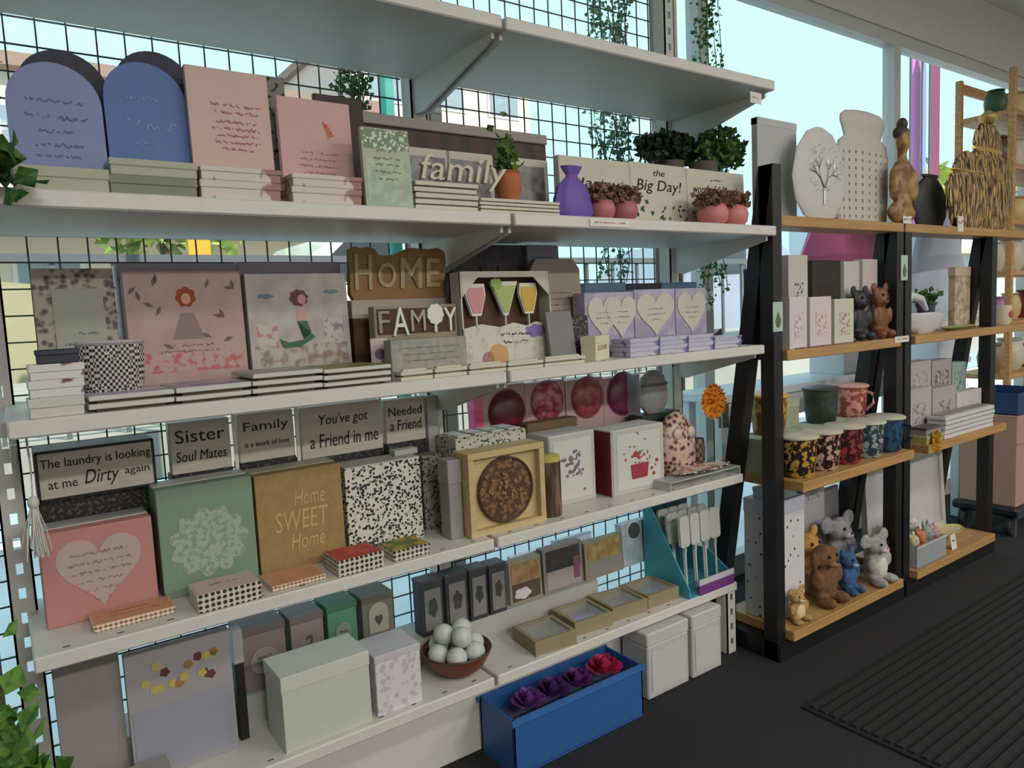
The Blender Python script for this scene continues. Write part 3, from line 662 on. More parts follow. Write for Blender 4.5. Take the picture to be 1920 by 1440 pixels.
# kraft box, HOME sign, FAMILY block, stone block
F_ = fit(663, 868, 560, None, 1.56, z); t, wd, h = gbox('kraft_box', 'brown kraft box with a pale lid carrying the kraft word sign', 'box', F_, .12, mat((92, 62, 34), .7, c2=(76, 52, 30), tex='noise', scale=20), mat((188, 178, 164), .6), .24)
zk = z+h
F_ = fit(655, 838, 463, None, 1.565, zk); xc, Y, _, wd, h = F_
t = T('word_sign', 'kraft brown cut out sign with pale letters on the kraft box', 'sign', (xc, Y, zk), 0, -.02)
out = []
for cx, cz, rx_, rz_ in ((-.36, .62, .15, .34), (-.10, .5, .16, .36), (.16, .58, .17, .36), (.37, .55, .14, .36)): pass
n = 100
outline = [(-.5, .12), (-.47, .0), (.44, .0), (.49, .12), (.47, .4), (.5, .7), (.49, .92), (.42, 1.0), (.32, .97), (.22, .98), (.12, .99), (.03, .92), (-.08, .84), (-.2, .84), (-.24, .96), (-.31, 1.0), (-.37, .97), (-.43, 1.0), (-.48, .95), (-.49, .6)]
ob = obj('board', MB().prism([(a*wd, b_*h) for a, b_ in outline], 0, .018), KRAFT, t)
LT = mat((190, 166, 128), .7)
for s, cx, ww, hh, cz in (('H', -.37, .18, .66, .52), ('O', -.14, .18, .48, .46), ('M', .11, .24, .6, .50), ('E', .34, .16, .56, .5)): txt(t, s, cx*wd, cz*h, ww*wd, hh*h, LT, 0, .005, .08, off=.01)
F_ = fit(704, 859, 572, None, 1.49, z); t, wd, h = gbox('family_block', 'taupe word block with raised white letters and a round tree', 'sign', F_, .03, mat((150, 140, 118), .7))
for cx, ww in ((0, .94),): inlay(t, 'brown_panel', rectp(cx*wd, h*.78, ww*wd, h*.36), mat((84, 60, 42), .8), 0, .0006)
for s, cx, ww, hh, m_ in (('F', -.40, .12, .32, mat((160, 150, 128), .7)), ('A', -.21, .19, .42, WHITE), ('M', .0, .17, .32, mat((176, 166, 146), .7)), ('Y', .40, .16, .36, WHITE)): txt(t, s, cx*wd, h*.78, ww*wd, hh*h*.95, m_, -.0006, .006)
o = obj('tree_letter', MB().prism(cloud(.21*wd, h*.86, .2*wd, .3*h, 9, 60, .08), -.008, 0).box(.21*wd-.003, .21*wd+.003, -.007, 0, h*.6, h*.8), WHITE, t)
F_ = fit(734, 876, 634, None, 1.40, z); t, wd, h = gbox('stone_block', 'plain grey block with faint lettering before the family word block', 'sign', F_, .035, mat((160, 158, 148), .8, c2=(148, 146, 136), tex='noise', scale=60, lo=.4, hi=.6))
scrib(t, [(0, h*q, wd*a, h*.06) for q, a in ((.78, .8), (.62, .7), (.46, .75))], mat((138, 136, 130), .8), 0, 41, th=.001)
F_ = fit(698, 730, 634, None, 1.455, z); t, wd, h = panel('small_card', 'tiny pink card with a purple circle beside the stone block', 'card', F_, .004, mat((196, 178, 172), .6), -.05)
inlay(t, 'printed_circle', circ(0, h*.62, wd*.3), mat((122, 92, 122), .7), 0, .0006)
# cocktail glasses display
F_ = fit(868, 1036, 508, None, 1.47, z); xc, Y, _, wd, h = F_
t = T('cocktail_display_box', 'open display box showing three painted cocktail glasses above floral front', 'display box', (xc, Y, z), 0, -.03)
CARDW = mat((196, 190, 178), .6)
obj('back_card', MB().box(-wd/2, wd/2, .045, .05, 0, h), mat((86, 58, 36), .7), t)
obj('side_card', MB().box(-wd/2, -wd/2+.004, 0, .05, 0, h), CARDW, t); obj('side_card', MB().box(wd/2-.004, wd/2, 0, .05, 0, h), CARDW, t)
hw_ = wd/2
obj('front_card', MB().prism([(-hw_, 0), (hw_, 0), (hw_, h*.42), (hw_*.62, h*.46), (hw_*.4, h*.42), (hw_*.1, h*.46), (-hw_*.2, h*.42), (-hw_*.6, h*.46), (-hw_, h*.42)], 0, .004), mat((206, 202, 188), .6, c2=(176, 184, 160), tex='noise', scale=45, lo=.5, hi=.7), t)
obj('top_card', MB().prism([(-hw_, h*.72), (-hw_*.62, h*.94), (hw_*.62, h*.94), (hw_, h*.72), (hw_, h), (-hw_, h)], 0, .004), CARDW, t)
inlay(t, 'printed_flower', cloud(hw_*.6, h*.36, hw_*.5, h*.14, 7, 40, .2), mat((136, 120, 176), .7), 0, .0006)
inlay(t, 'printed_flower', circ(-hw_*.28, h*.12, hw_*.22), mat((206, 160, 110), .7), 0, .0006); inlay(t, 'printed_flower', circ(-hw_*.5, h*.1, hw_*.13), mat((176, 120, 140), .7), 0, .0006)
scrib(t, [(hw_*.15, h*.34, hw_*.7, h*.04), (hw_*.1, h*.26, hw_*.6, h*.04)], INK, 0, 42, th=.001)
def goblet(cx, shape, col, name, lab, top):
    sw = .24*wd; b0 = h*.43; b1 = h*top
    mb = MB()
    mb.prism([(cx-.0015, b0), (cx+.0015, b0), (cx+.0015, b0+.03), (cx-.0015, b0+.03)], .02, .026)
    o = obj('stem', mb, WHITE, t)
    if shape == 'v': pl_ = [(cx-sw*.62, b1), (cx+sw*.62, b1), (cx+sw*.1, b0+.026), (cx-sw*.1, b0+.026)]
    else: pl_ = [(cx-sw*.40, b1), (cx+sw*.40, b1), (cx+sw*.44, b1-h*.12), (cx+sw*.2, b0+.028), (cx-sw*.2, b0+.028), (cx-sw*.44, b1-h*.12)]
    g_ = obj(name, MB().prism(pl_, .018, .028), WHITE, t); 
    if lab: g_['label'] = lab
    cz = sum(q for _, q in pl_)/len(pl_)
    obj('painted_drink', MB().prism([((a-cx)*.86+cx, (b_-cz)*.8+cz-.002) for a, b_ in pl_], .016, .0185), mat(col, .5), g_)
goblet(-.3*wd, 'u', (206, 140, 144), 'glass', 'pink drink glass', .88); goblet(.02*wd, 'v', (170, 184, 110), 'glass', 'green drink glass', .90); goblet(.29*wd, 'u', (206, 170, 50), 'glass', 'yellow drink glass', .88)
inlay(t, 'lime_garnish', cloud(-.08*wd, h*.88, .12*wd, h*.12, 7, 40, .2), mat((150, 176, 100), .7), .016, .002)
F_ = fit(852, 992, 420, None, 1.62, z); F_ = F_[:4]+(min(F_[4], .315),); t, wd, h = panel('charcoal_bag', 'charcoal grey gift bag standing behind the cocktail display', 'bag', F_, .05, mat((84, 78, 86), .7, c2=(70, 66, 74), tex='noise', scale=20), -.02)
obj('handle', MB().tube([(-wd*.15, .0, h*.82), (-wd*.1, -.002, h*.70), (wd*.05, -.002, h*.70), (wd*.1, 0, h*.82)], .002, 6), mat((40, 38, 40), .7), t)
F_ = fit(996, 1052, 448, None, 1.60, z); F_ = F_[:4]+(min(F_[4], .315),); t, wd, h = panel('framed_picture', 'blue grey picture frame with a red spot behind the tag plaque', 'frame', F_, .015, mat((150, 150, 164), .6), -.03)
inlay(t, 'picture', rectp(0, h*.7, wd*.7, h*.4), mat((116, 116, 126), .5), 0, .001); inlay(t, 'red_spot', circ(-.004, h*.83, .007), mat((150, 80, 78), .7), -.001, .0006)
F_ = fit(1004, 1095, 484, None, 1.56, z); t, wd, h = panel('tag_plaque', 'dusty beige tag shaped plaque with clipped corners and faint verse', 'plaque', F_, .012, mat((172, 158, 146), .7), -.06, lambda w_, h_: [(-w_/2, 0), (w_/2, 0), (w_/2, h_*.9), (w_*.38, h_), (-w_*.38, h_), (-w_/2, h_*.9)])
scrib(t, [(0, h*q, wd*a, h*.022) for q, a in ((.66, .6), (.6, .5), (.54, .6), (.48, .4))], mat((140, 120, 110), .8), 0, 43, th=.0008)
F_ = fit(1034, 1082, 582, None, 1.43, z); t, wd, h = panel('slate_easel', 'plain slate grey leaning panel beside the cocktail display', 'panel', F_, .012, mat((126, 124, 126), .6), -.16)
F_ = fit(1070, 1106, 592, None, 1.468, z); t, wd, h = panel('patterned_card', 'small card with black and white pattern beside the cream box', 'card', F_, .006, mat((206, 204, 192), .6, c2=(40, 40, 40), tex='voronoi', scale=190, lo=.18, hi=.26), -.05)
# heart boxes
HB = mat((158, 152, 178), .5, c2=(176, 172, 190), tex='noise', scale=16)
HW = mat((206, 200, 184), .5)
zb = z
for pl, pr, pt, Y, lb, hs in ((1097, 1189, 548, 1.50, 'lavender heart box with two overlapping cream hearts', (-.14, .22)), (1190, 1266, 542, 1.50, 'lavender heart box with a single cream heart and verse', (0,)), (1267, 1325, 540, 1.50, 'narrow lavender box with a cream heart next to the ivy', (0,))):
    F_ = fit(pl, pr, pt, None, Y, z+.03); t, wd, h = gbox('heart_box', lb, 'box', F_, .05, HB)
    for i, cx in enumerate(hs):
        ww = .62 if len(hs) > 1 else .92
        o = inlay(t, 'heart', heart(cx*wd, h*.5, ww*wd, h*.84), HW, -.001*i, .003)
        scrib(t, [(cx*wd, h*q, wd*a*ww, h*.04) for q, a in ((.62, .4), (.52, .5), (.42, .3))], mat((130, 122, 140), .8), -.003-.001*i, 44+i, th=.0007)
F_ = fit(1100, 1330, 628, None, 1.49, z); Fb = (F_[0], 1.492, z, F_[3], .03); gbox('riser_box', 'low lavender riser carrying the heart boxes', 'box', Fb, .064, mat((176, 172, 186), .6))
for pl, pr, pt, c, lb in ((1098, 1176, 530, (84, 120, 146), 'steel blue box standing behind the double heart box'), (1176, 1242, 531, (26, 28, 36), 'black box between two steel blue boxes behind the hearts'), (1242, 1308, 529, (92, 124, 152), 'steel blue box standing behind the single heart box')):
    F_ = fit(pl, pr, pt, None, 1.60, z); gbox('tall_box', lb, 'box', F_, .05, mat(c, .5))
F_ = fit(1104, 1180, 628, None, 1.39, z); t = T('cream_box', 'small cream box turned to show its corner with brown lettering', 'box', (1.283, 1.40, z), .42); s = .088; h = F_[4]
obj('body', MB().box(-s/2, s/2, 0, .042, 0, h*.7, .001), CREAM, t); obj('lid', MB().box(-s/2-.001, s/2+.001, -.001, .043, h*.68, h, .001), CREAM, t); txt(t, 'LOVE', 0, h*.52, s*.62, h*.2, mat((130, 110, 80), .7), 0, .0008)
LV1 = mat((186, 184, 202), .4, c2=(112, 108, 168), tex='noise', scale=30, lo=.56, hi=.62)
for k, (pl, pr, pts) in enumerate(((1182, 1236, (650, 634)), (1238, 1290, (646, 630)), (1292, 1339, (641, 627)), (1341, 1392, (638, 630)))):
    zz = z
    for pt in pts:
        F_ = fit(pl, pr, pt, None, 1.375, zz); t, wd, h = gbox('lavender_tin', 'small flat lavender and white box piled before the heart boxes', 'box', F_, .075, LV1, LV1, .5, group='flat lavender boxes before the hearts'); zz += h
# thin tiles along the shelf edge
TILE = mat((206, 200, 182), .6); TG = TILE
for k, (pl, pr, pt) in enumerate(((752, 812, 692), (815, 876, 686), (880, 950, 680), (953, 1020, 675), (1023, 1098, 667))):
    F_ = fit(pl, pr, pt, None, 1.365, z); F_ = F_[:4]+(max(F_[4], .008),); stack('cream_tile', 'thin cream tile in the low piles along the shelf edge', 'tile', F_, .034, 2, TILE, 'thin cream tiles along the shelf edge', TG, .002, k+10, .3)

# ================================================================== third shelf (C)
z = zH
SIGN = mat((206, 198, 186), .75, c2=(190, 182, 168), tex='noise', scale=14, lo=.3, hi=.7, stretch=(1, 1, 6))
SPECK = mat((28, 26, 26), .6, c2=(92, 84, 78), tex='noise', scale=140, lo=.52, hi=.62)
def sign(pl, pr, pt, pb, Y, label, words, dep=.03, dark=False):
    F_ = fit(pl, pr, pt, pb, Y); xc, Y, zz, wd, h = F_
    rh = zz-z
    gbox('speckled_riser', 'black speckled box lifting the sign that reads %s' % words[0][0].strip(), 'box', (xc, 1.665, z, wd, rh), .05, SPECK, SPECK, .35)
    t, wd, h = gbox('word_block', label, 'sign', (xc, Y, zz, wd-.003, h), dep, SIGN)
    if dark:
        for nm, a in (('edge_strip', (-wd/2-.002, -wd/2+.003, 0, h)), ('edge_strip', (wd/2-.003, wd/2+.002, 0, h)), ('edge_strip', (-wd/2, wd/2, h-.004, h+.002)), ('edge_strip', (-wd/2, wd/2, -.0, .004))): obj(nm, MB().box(a[0], a[1], -.0015, dep, a[2], a[3]), BLACK, t)
    for s, cx, cz, ww, hh, sh in words: txt(t, s, cx*wd, cz*h, ww*wd, hh*h, INK, 0, .001, sh, off=.0)
    return t
sign(66, 292, 836, 926, 1.64, 'whitewashed block sign with black edges and a joke about laundry', [('The laundry is looking', .0, .72, .94, .24, .0), ('at me', -.3, .3, .24, .15, 0), ('Dirty', .03, .34, .3, .38, .3), ('again', .34, .38, .22, .19, 0)], .09, True)
sign(317, 434, 788, 884, 1.665, 'whitewashed block sign with two words about sisters and soul mates', [('Sister', 0, .72, .82, .25, 0), ('Soul Mates', 0, .33, .84, .2, .15)])
sign(445, 553, 772, 862, 1.665, 'whitewashed block sign with a bold heading about family', [('Family', 0, .70, .8, .24, 0), ('is a work of love', 0, .36, .8, .11, .1)])
sign(562, 718, 757, 852, 1.665, 'widest whitewashed block sign about having a friend', [("You've got", .02, .70, .6, .26, .15), ('a Friend in me', .02, .32, .84, .26, .1)])
sign(722, 798, 747, 828, 1.665, 'narrow whitewashed block sign at the end of the row', [('Needed', 0, .72, .84, .2, 0), ('a Friend', 0, .4, .8, .24, .1)])
F_ = fit(802, 822, 742, 838, 1.665); xc, Y, zz, wd, h = F_; gbox('lilac_box', 'slim grey lilac box ending the row of block signs', 'box', (xc, Y, z, wd, zz-z+h), .03, mat((176, 164, 180), .6), mat((170, 170, 166), .6), .4)
for px in (439, 557):
    p = atY(px, 800, 1.66); t = T('divider_strip', 'white upright divider between the %s' % ('sister and family signs' if px == 439 else 'family and friend signs'), 'divider', (p.x, 1.66, z))
    obj('strip', MB().box(-.004, .004, 0, .004, 0, .37), WHITE, t); obj('foot', MB().box(-.004, .004, -.0005, .0045, 0, .006), WHITE, t)
# large standing gift boxes
def gift(pl, pr, pt, pb, dep, m, top, label, nm='square_gift_box', Y=None):
    F_ = fit(pl, pr, pt, pb, Y, z); t, wd, h = gbox(nm, label, 'box', F_, dep, m, None)
    obj('box_back', MB().box(-wd/2+.001, wd/2-.001, dep*.4, dep+.004, .001, h+.002, .001), top, t); return t, wd, h
LIDG = mat((190, 192, 184), .5)
t, wd, h = gift(77, 293, 985, None, .085, mat((190, 132, 126), .6), LIDG, 'coral pink square box with a big white heart', Y=1.565)
o = inlay(t, 'heart', heart(-.0, h*.5, wd*.76, h*.78), mat((186, 166, 158), .7), 0, .001)
scrib(t, [(0, h*q, wd*a, h*.05) for q, a in ((.72, .5), (.62, .6), (.52, .56), (.42, .44), (.32, .3), (.22, .16))], mat((164, 140, 138), .8), -.001, 51, th=.0014)
t, wd, h = gift(298, 480, 905, None, .085, mat((124, 150, 128), .6), LIDG, 'mint green square box with pale cloud of lettering', Y=1.57)
inlay(t, 'lettering_cloud', cloud(.0, h*.46, wd*.8, h*.62, 11, 90, .16, 3), mat((160, 172, 156), .75, c2=(132, 154, 134), tex='noise', scale=85, lo=.5, hi=.56), 0, .001)
t, wd, h = gift(482, 645, 880, None, .085, mat((158, 130, 82), .65, c2=(152, 124, 76), tex='noise', scale=40), mat((176, 172, 156), .5), 'kraft brown square box with pale sweet home lettering', Y=1.57)
PL = mat((196, 166, 112), .7)
txt(t, 'Home', .02, h*.72, wd*.36, h*.16, PL, 0, .001, .25); txt(t, 'SWEET', .0, h*.50, wd*.62, h*.2, PL, 0, .001, .1); txt(t, 'Home', .01, h*.28, wd*.4, h*.16, PL, 0, .001, .25)
F_ = fit(650, 792, 868, None, 1.575, z); BW = mat((30, 30, 30), .6, c2=(208, 206, 194), tex='voronoi', scale=140, lo=.40, hi=.50)
t, wd, h = gbox('patterned_box', 'white box covered in black leopard flecks', 'box', F_, .08, BW, None)
obj('lid_top', MB().box(-wd/2+.001, wd/2-.001, .001, .079, h, h+.003), LIDG, t)
F_ = fit(740, 784, 852, None, 1.61, z+h+.003); gbox('small_white_box', 'small white box on top of the leopard flecked box', 'box', F_[:4]+(max(F_[4], .015),), .03, LIDG)
F_ = fit(795, 832, 852, None, 1.615, z); DW = mat((38, 36, 36), .6, c2=(150, 146, 138), tex='voronoi', scale=130, lo=.32, hi=.42)
t, wd, h = gbox('dark_patterned_box', 'dark box with pale flecks beside the leopard flecked box', 'box', F_, .045, DW); 
F_ = fit(842, 868, 862, None, 1.50, z); gbox('grey_box', 'plain grey box beside the wooden carving frame', 'box', F_, .05, mat((146, 144, 142), .6), mat((150, 148, 146), .6), .3)
# flat boxes lying before them
def lying(pl, pr, pf, th, dep, topm, sidem, label, Y, rz=0):
    b = atY((pl+pr)/2, pf, Y); x0, x1 = atY(pl, pf, Y).x, atY(pr, pf, Y).x
    t, wd, h = gbox('flat_box', label, 'box', ((x0+x1)/2, Y, z, x1-x0, th), dep, sidem, sidem, .4, rz)
    obj('top_print', MB().box(-wd/2+.003, wd/2-.003, .003, dep-.003, h, h+.0008), topm, t); return t, wd, h
DOTS = mat((44, 42, 40), .6, c2=(206, 200, 184), tex='dots', scale=90, lo=.3, hi=.42)
DOTP = mat((150, 110, 84), .6, c2=(222, 206, 186), tex='dots', scale=120, lo=.3, hi=.5)
PEACH = mat((206, 150, 112), .6)
t, wd, h = lying(172, 332, 1156, .014, .075, PEACH, DOTP, 'orange peach flat box before the coral heart box', 1.485)
scrib(t, [(0, .03, wd*.6, .012), (.0, .05, wd*.5, .01)], mat((176, 110, 80), .8), h+.0008, 55, th=.0009, flat=True)
t, wd, h = lying(370, 494, 1130, .036, .085, mat((206, 182, 170), .6), DOTS, 'pale pink flat box with dotted sides before the green box', 1.447)
scrib(t, [(.0, .045, wd*.5, .014)], mat((176, 112, 90), .8), h+.0008, 56, th=.0012, flat=True)
t, wd, h = lying(510, 614, 1106, .012, .09, PEACH, DOTP, 'light peach flat box between dotted boxes', 1.46)
t, wd, h = lying(634, 722, 1066, .036, .085, mat((176, 62, 58), .6, c2=(190, 84, 76), tex='noise', scale=40), DOTS, 'red topped flat box with dotted sides', 1.447)
t, wd, h = lying(738, 808, 1040, .024, .085, mat((176, 150, 60), .6, c2=(92, 112, 58), tex='noise', scale=35, lo=.42, hi=.55), DOTS, 'yellow and green topped flat box with dotted sides', 1.455)
# wooden frame with carved disc
F_ = fit(880, 1023, 840, 995, None, z); xc, Y, _, wd, h = F_; Y = max(Y, 1.445)
t = T('carved_disc_frame', 'pale wooden box frame holding a brown carved round disc', 'frame', (xc, Y, z)); b = .016; dp = .07
obj('back_board', MB().box(-wd/2+b, wd/2-b, .02, .028, b, h-b), PALEW, t)
for a in ((-wd/2, wd/2, h-b, h), (-wd/2, wd/2, 0, b)): obj('frame_rail', MB().box(a[0], a[1], 0, dp, a[2], a[3], .001), PALEW, t)
for a in ((-wd/2, -wd/2+b), (wd/2-b, wd/2)): obj('frame_rail', MB().box(a[0], a[1], 0, dp, b, h-b, .001), PALEW, t)
rr = min(wd, h)*.40
o = obj('carved_disc', MB().prism(circ(0, h*.49, rr, None, 40), .012, .02), mat((82, 54, 32), .6, c2=(126, 92, 60), tex='noise', scale=70, lo=.5, hi=.56, bump=.4), t)
obj('disc_rim', MB().tube([(rr*.97*math.cos(2*PI*i/40), .011, h*.49+rr*.97*math.sin(2*PI*i/40)) for i in range(41)], .003, 6), mat((74, 48, 30), .6), o)
cv = MB(); rnd = random.Random(8)
for k in range(30):
    a, q = rnd.uniform(0, 6.28), rnd.uniform(.15, .85)*rr; x, zq = q*math.cos(a), h*.49+q*math.sin(a); l = rr*.17; b_ = rnd.uniform(0, 6.28)
    cv.prism([(x, zq), (x+l*.5*math.cos(b_+.5), zq+l*.5*math.sin(b_+.5)), (x+l*math.cos(b_), zq+l*math.sin(b_)), (x+l*.5*math.cos(b_-.5), zq+l*.5*math.sin(b_-.5))], .009-.00005*k, .0125)
obj('carved_leaves', cv, mat((150, 116, 80), .6), o)
F_ = fit(858, 990, 812, None, 1.56, z); t, wd, h = gbox('patterned_tall_box', 'tall box with white top and black fleck sides behind the carving', 'box', F_, .10, mat((60, 60, 52), .6, c2=(196, 196, 180), tex='voronoi', scale=110, lo=.3, hi=.4))
tile = MB().box(-.019, .019, -.019, .019, 0, .004, .001).mesh('top_tile')
for i in range(4):
    for j in range(2): obj('top_tile', tile, WHITE, t, loc=(-wd*.36+i*wd*.24, .028+j*.043, h))
# candle cylinder
F_ = fit(1024, 1062, 855, 970, None, z); r = F_[3]/2; h = F_[4]
t = T('pillar_candle', 'dark brown wood grain pillar candle with a yellow top', 'candle', (F_[0], F_[1]+r, z))
obj('candle_body', MB().lathe([(r, 0), (r, h*.9), (r*.97, h*.905)], 28), mat((62, 42, 30), .6, c2=(120, 96, 74), tex='noise', scale=30, lo=.45, hi=.62, stretch=(3, 3, .3)), t, smooth=True)
obj('candle_top', MB().lathe([(r*.99, h*.9), (r*.99, h*.985), (r*.85, h), (r*.1, h)], 28), mat((196, 180, 96), .5), t, smooth=True)
obj('wick', MB().tube([(0, 0, h*.99), (.001, 0, h+.008)], .0012, 5), INK, t)
# white framed boxes with flowers
FW = mat((206, 204, 196), .55)
def botan(pl, pr, pt, pb, label, c, sd, cup=False, Y=None):
    F_ = fit(pl, pr, pt, pb, Y, z); t, wd, h = gbox('botanical_box', label, 'box', F_, .10, FW)
    inlay(t, 'frame_mould', rectp(0, h*.5, wd*.97, h*.97), mat((190, 188, 182), .6), 0, .002); inlay(t, 'picture', rectp(0, h*.5, wd*.82, h*.84), mat((206, 206, 198), .6), -.002, .0008)
    rnd = random.Random(sd); mb = MB()
    for k in range(26):
        x, zq = rnd.gauss(0, wd*.11), h*(.56 if not cup else .46)+rnd.gauss(0, h*.13); mb.prism(circ(x, zq, rnd.uniform(.003, .0065), None, 8), -.0034-.00004*k, -.002)
    obj('printed_blossom', mb, mat(c, .7), t)
    lf = MB()
    for k in range(14):
        x, zq, a = rnd.gauss(0, wd*.1), h*.6+rnd.gauss(0, h*.12), rnd.uniform(0, 6.28); l = .012; lf.prism([(x, zq), (x+.5*l*math.cos(a+.4), zq+.5*l*math.sin(a+.4)), (x+l*math.cos(a), zq+l*math.sin(a)), (x+.5*l*math.cos(a-.4), zq+.5*l*math.sin(a-.4))], -.0046-.00003*k, -.002)
    obj('printed_leaves', lf, mat((124, 128, 100), .7), t)
    if cup: inlay(t, 'printed_pot', [(-wd*.14, h*.22), (wd*.14, h*.22), (wd*.17, h*.44), (-wd*.17, h*.44)], mat((160, 52, 60), .6), -.0046, .001)
    return t
botan(1030, 1116, 812, None, 'white framed box printed with mauve flowers', (124, 104, 130), 61, Y=1.55)
tb = botan(1147, 1245, 800, None, 'white framed box printed with a red flower pot', (176, 56, 62), 62, True, Y=1.515)
xw = fit(1147, 1245, 800, None, 1.515, z); obj('crimson_side', MB().box(-xw[3]/2-.002, -xw[3]/2+.001, .004, .098, .003, xw[4]-.004), mat((104, 22, 34), .5), tb)['label'] = 'deep crimson side of the box'
F_ = fit(985, 1090, 788, None, 1.655, z); F_ = F_[:3]+(F_[3]*.9, F_[4]); gbox('brown_lidded_box', 'box with brown lid behind the mauve flower box', 'box', F_, .045, mat((176, 160, 140), .6), mat((120, 92, 66), .6), .12)
# boxed dome ornaments at the back
for i, (cx, cy, r_, pl, pr, pt, c, c2) in enumerate(((950, 772, 34, 905, 988, 722, (112, 34, 60), (90, 26, 52)), (1026, 752, 30, 988, 1062, 715, (160, 44, 84), (200, 130, 140)), (1101, 745, 29, 1063, 1133, 710, (150, 62, 70), (176, 100, 90)), (1168, 738, 29, 1133, 1202, 706, (132, 60, 92), (110, 44, 76)))):
    F_ = fit(pl, pr, pt, None, 1.72, z); xc, Y, _, wd, h = F_
    t = T('dome_gift_box', ('window box with a plain plum ball beside the white tiled box', 'window box with a rose pink streaked ball', 'window box with a coral mottled ball', 'window box with a mauve streaked ball beside the kettle box')[i], 'box', (xc, Y, z))
    obj('carton', MB().box(-wd/2, wd/2, 0, .05, 0, h, .001), mat((196, 164, 162), .6), t)
    p = atY(cx, cy, Y); r = wd*.5*r_*2/(pr-pl)
    obj('ball', MB().ell((p.x-xc, 0, p.z-z), (r, .022, r), 24, 14), mat(c, .3, c2=c2, tex='noise', scale=40, lo=.4, hi=.6), t, smooth=True)
    obj('window_rim', MB().tube([(p.x-xc+r*1.02*math.cos(2*PI*k/32), -.001, p.z-z+r*1.02*math.sin(2*PI*k/32)) for k in range(33)], .002, 5), mat((150, 108, 116), .5), t)
F_ = fit(893, 910, 725, None, 1.71, z); gbox('hot_pink_box', 'hot pink box edge beside the plum ball box', 'box', F_, .04, mat((226, 90, 140), .5), mat((232, 110, 150), .5), .2)
# kettle in a clear box
F_ = fit(1203, 1276, 692, None, 1.634, z); xc, Y, _, wd, h = F_
t = T('diffuser_box', 'grey round topped diffuser on a dark green base in clear box', 'diffuser', (xc, Y, z)); 
obj('green_base', MB().box(-wd/2, wd/2, 0, .06, 0, h*.58, .002), mat((52, 64, 56), .5), t)
obj('grey_globe', MB().lathe([(wd*.2, h*.58), (wd*.34, h*.66), (wd*.36, h*.8), (wd*.28, h*.93), (wd*.1, h*.99)], 24, Matrix.Translation((-.005, .03, 0)), 1, .42), mat((160, 160, 158), .4), t, smooth=True)
obj('globe_band', MB().lathe([(wd*.355, h*.84), (wd*.36, h*.85), (wd*.355, h*.87)], 24, Matrix.Translation((-.005, .03, 0)), 1, .42), mat((110, 108, 104), .5), t)
for x in (-wd/2, wd/2-.002): obj('clear_side', MB().box(x, x+.002, 0, .06, h*.58, h), CLEAR, t)
# mosaic owl
F_ = fit(1248, 1310, 772, None, 1.56, z); r = F_[3]/2; h = F_[4]
t = T('mosaic_ornament', 'rounded brown and cream mosaic ornament on the shelf end', 'ornament', (F_[0]-.004, 1.584, z))
obj('mosaic_body', MB().lathe([(r*.75, 0), (r, h*.2), (r, h*.5), (r*.85, h*.75), (r*.5, h*.93), (r*.1, h)], 24, None, 1, .58), mat((92, 48, 42), .4, c2=(206, 176, 156), tex='voronoi', scale=60, lo=.3, hi=.6), t, smooth=True)
for s in (-1, 1): obj('eye', MB().ell((s*r*.4, -r*.46, h*.68), (r*.24, r*.12, r*.24), 14, 8), mat((214, 196, 176), .4), t, smooth=True)
# plate on clear stand
F_ = fit(1266, 1386, 872, 915, 1.455)
t = T('floral_plate', 'oval plate with brown floral rim on the clear riser', 'plate', (F_[0]+.006, 1.487, z+.028)); r = F_[3]*.41
obj('plate_body', MB().lathe([(r*.6, 0), (r*.95, .006), (r, .009), (r*.95, .009), (r*.6, .004)], 36, None, 1, .36), mat((206, 186, 166), .4, c2=(176, 110, 92), tex='noise', scale=26, lo=.48, hi=.6), t, smooth=True)
rm = MB(); rm.tube([(r*math.cos(2*PI*i/40), r*.36*math.sin(2*PI*i/40), .009) for i in range(41)], .0032, 6); obj('plate_rim', rm, mat((52, 36, 30), .6, c2=(196, 186, 170), tex='noise', scale=60, lo=.5, hi=.55), t)
obj('foot_ring', MB().lathe([(r*.5, -.001), (r*.55, -.0005), (r*.5, .001)], 24, None, 1, .36), WOFF, t)
F_ = fit(1255, 1398, 905, None, 1.445, z); t = T('clear_riser', 'clear acrylic riser under the floral plate', 'riser', (F_[0]-.01, 1.446, z)); wd = F_[3]*.92
obj('riser_top', MB().box(-wd/2, wd/2, 0, .065, .022, .027, .001), mat((205, 210, 206), .1, alpha=.55), t)
for x in (-wd/2, wd/2-.004): obj('riser_leg', MB().box(x, x+.004, 0, .065, 0, .022), mat((205, 210, 206), .1, alpha=.55), t)
# ================================================================== bottom shelf (D)
z = zF
t = T('display_step', 'long white step riser at the back of the bottom shelf', 'riser', (.80, 1.652, z)); STM = mat((176, 174, 168), .6)
obj('step_top', MB().box(-.66, .66, 0, .046, .06, .07).box(-.66, .122, .046, .108, .06, .07).box(.178, .66, .046, .108, .06, .07), STM, t); obj('step_front', MB().box(-.66, .66, 0, .008, 0, .06), STM, t)
for x in (-.66, -.2, .19, .652): obj('step_rib', MB().box(x, x+.008, .008, .108, 0, .06), STM, t)
zr = z+.07
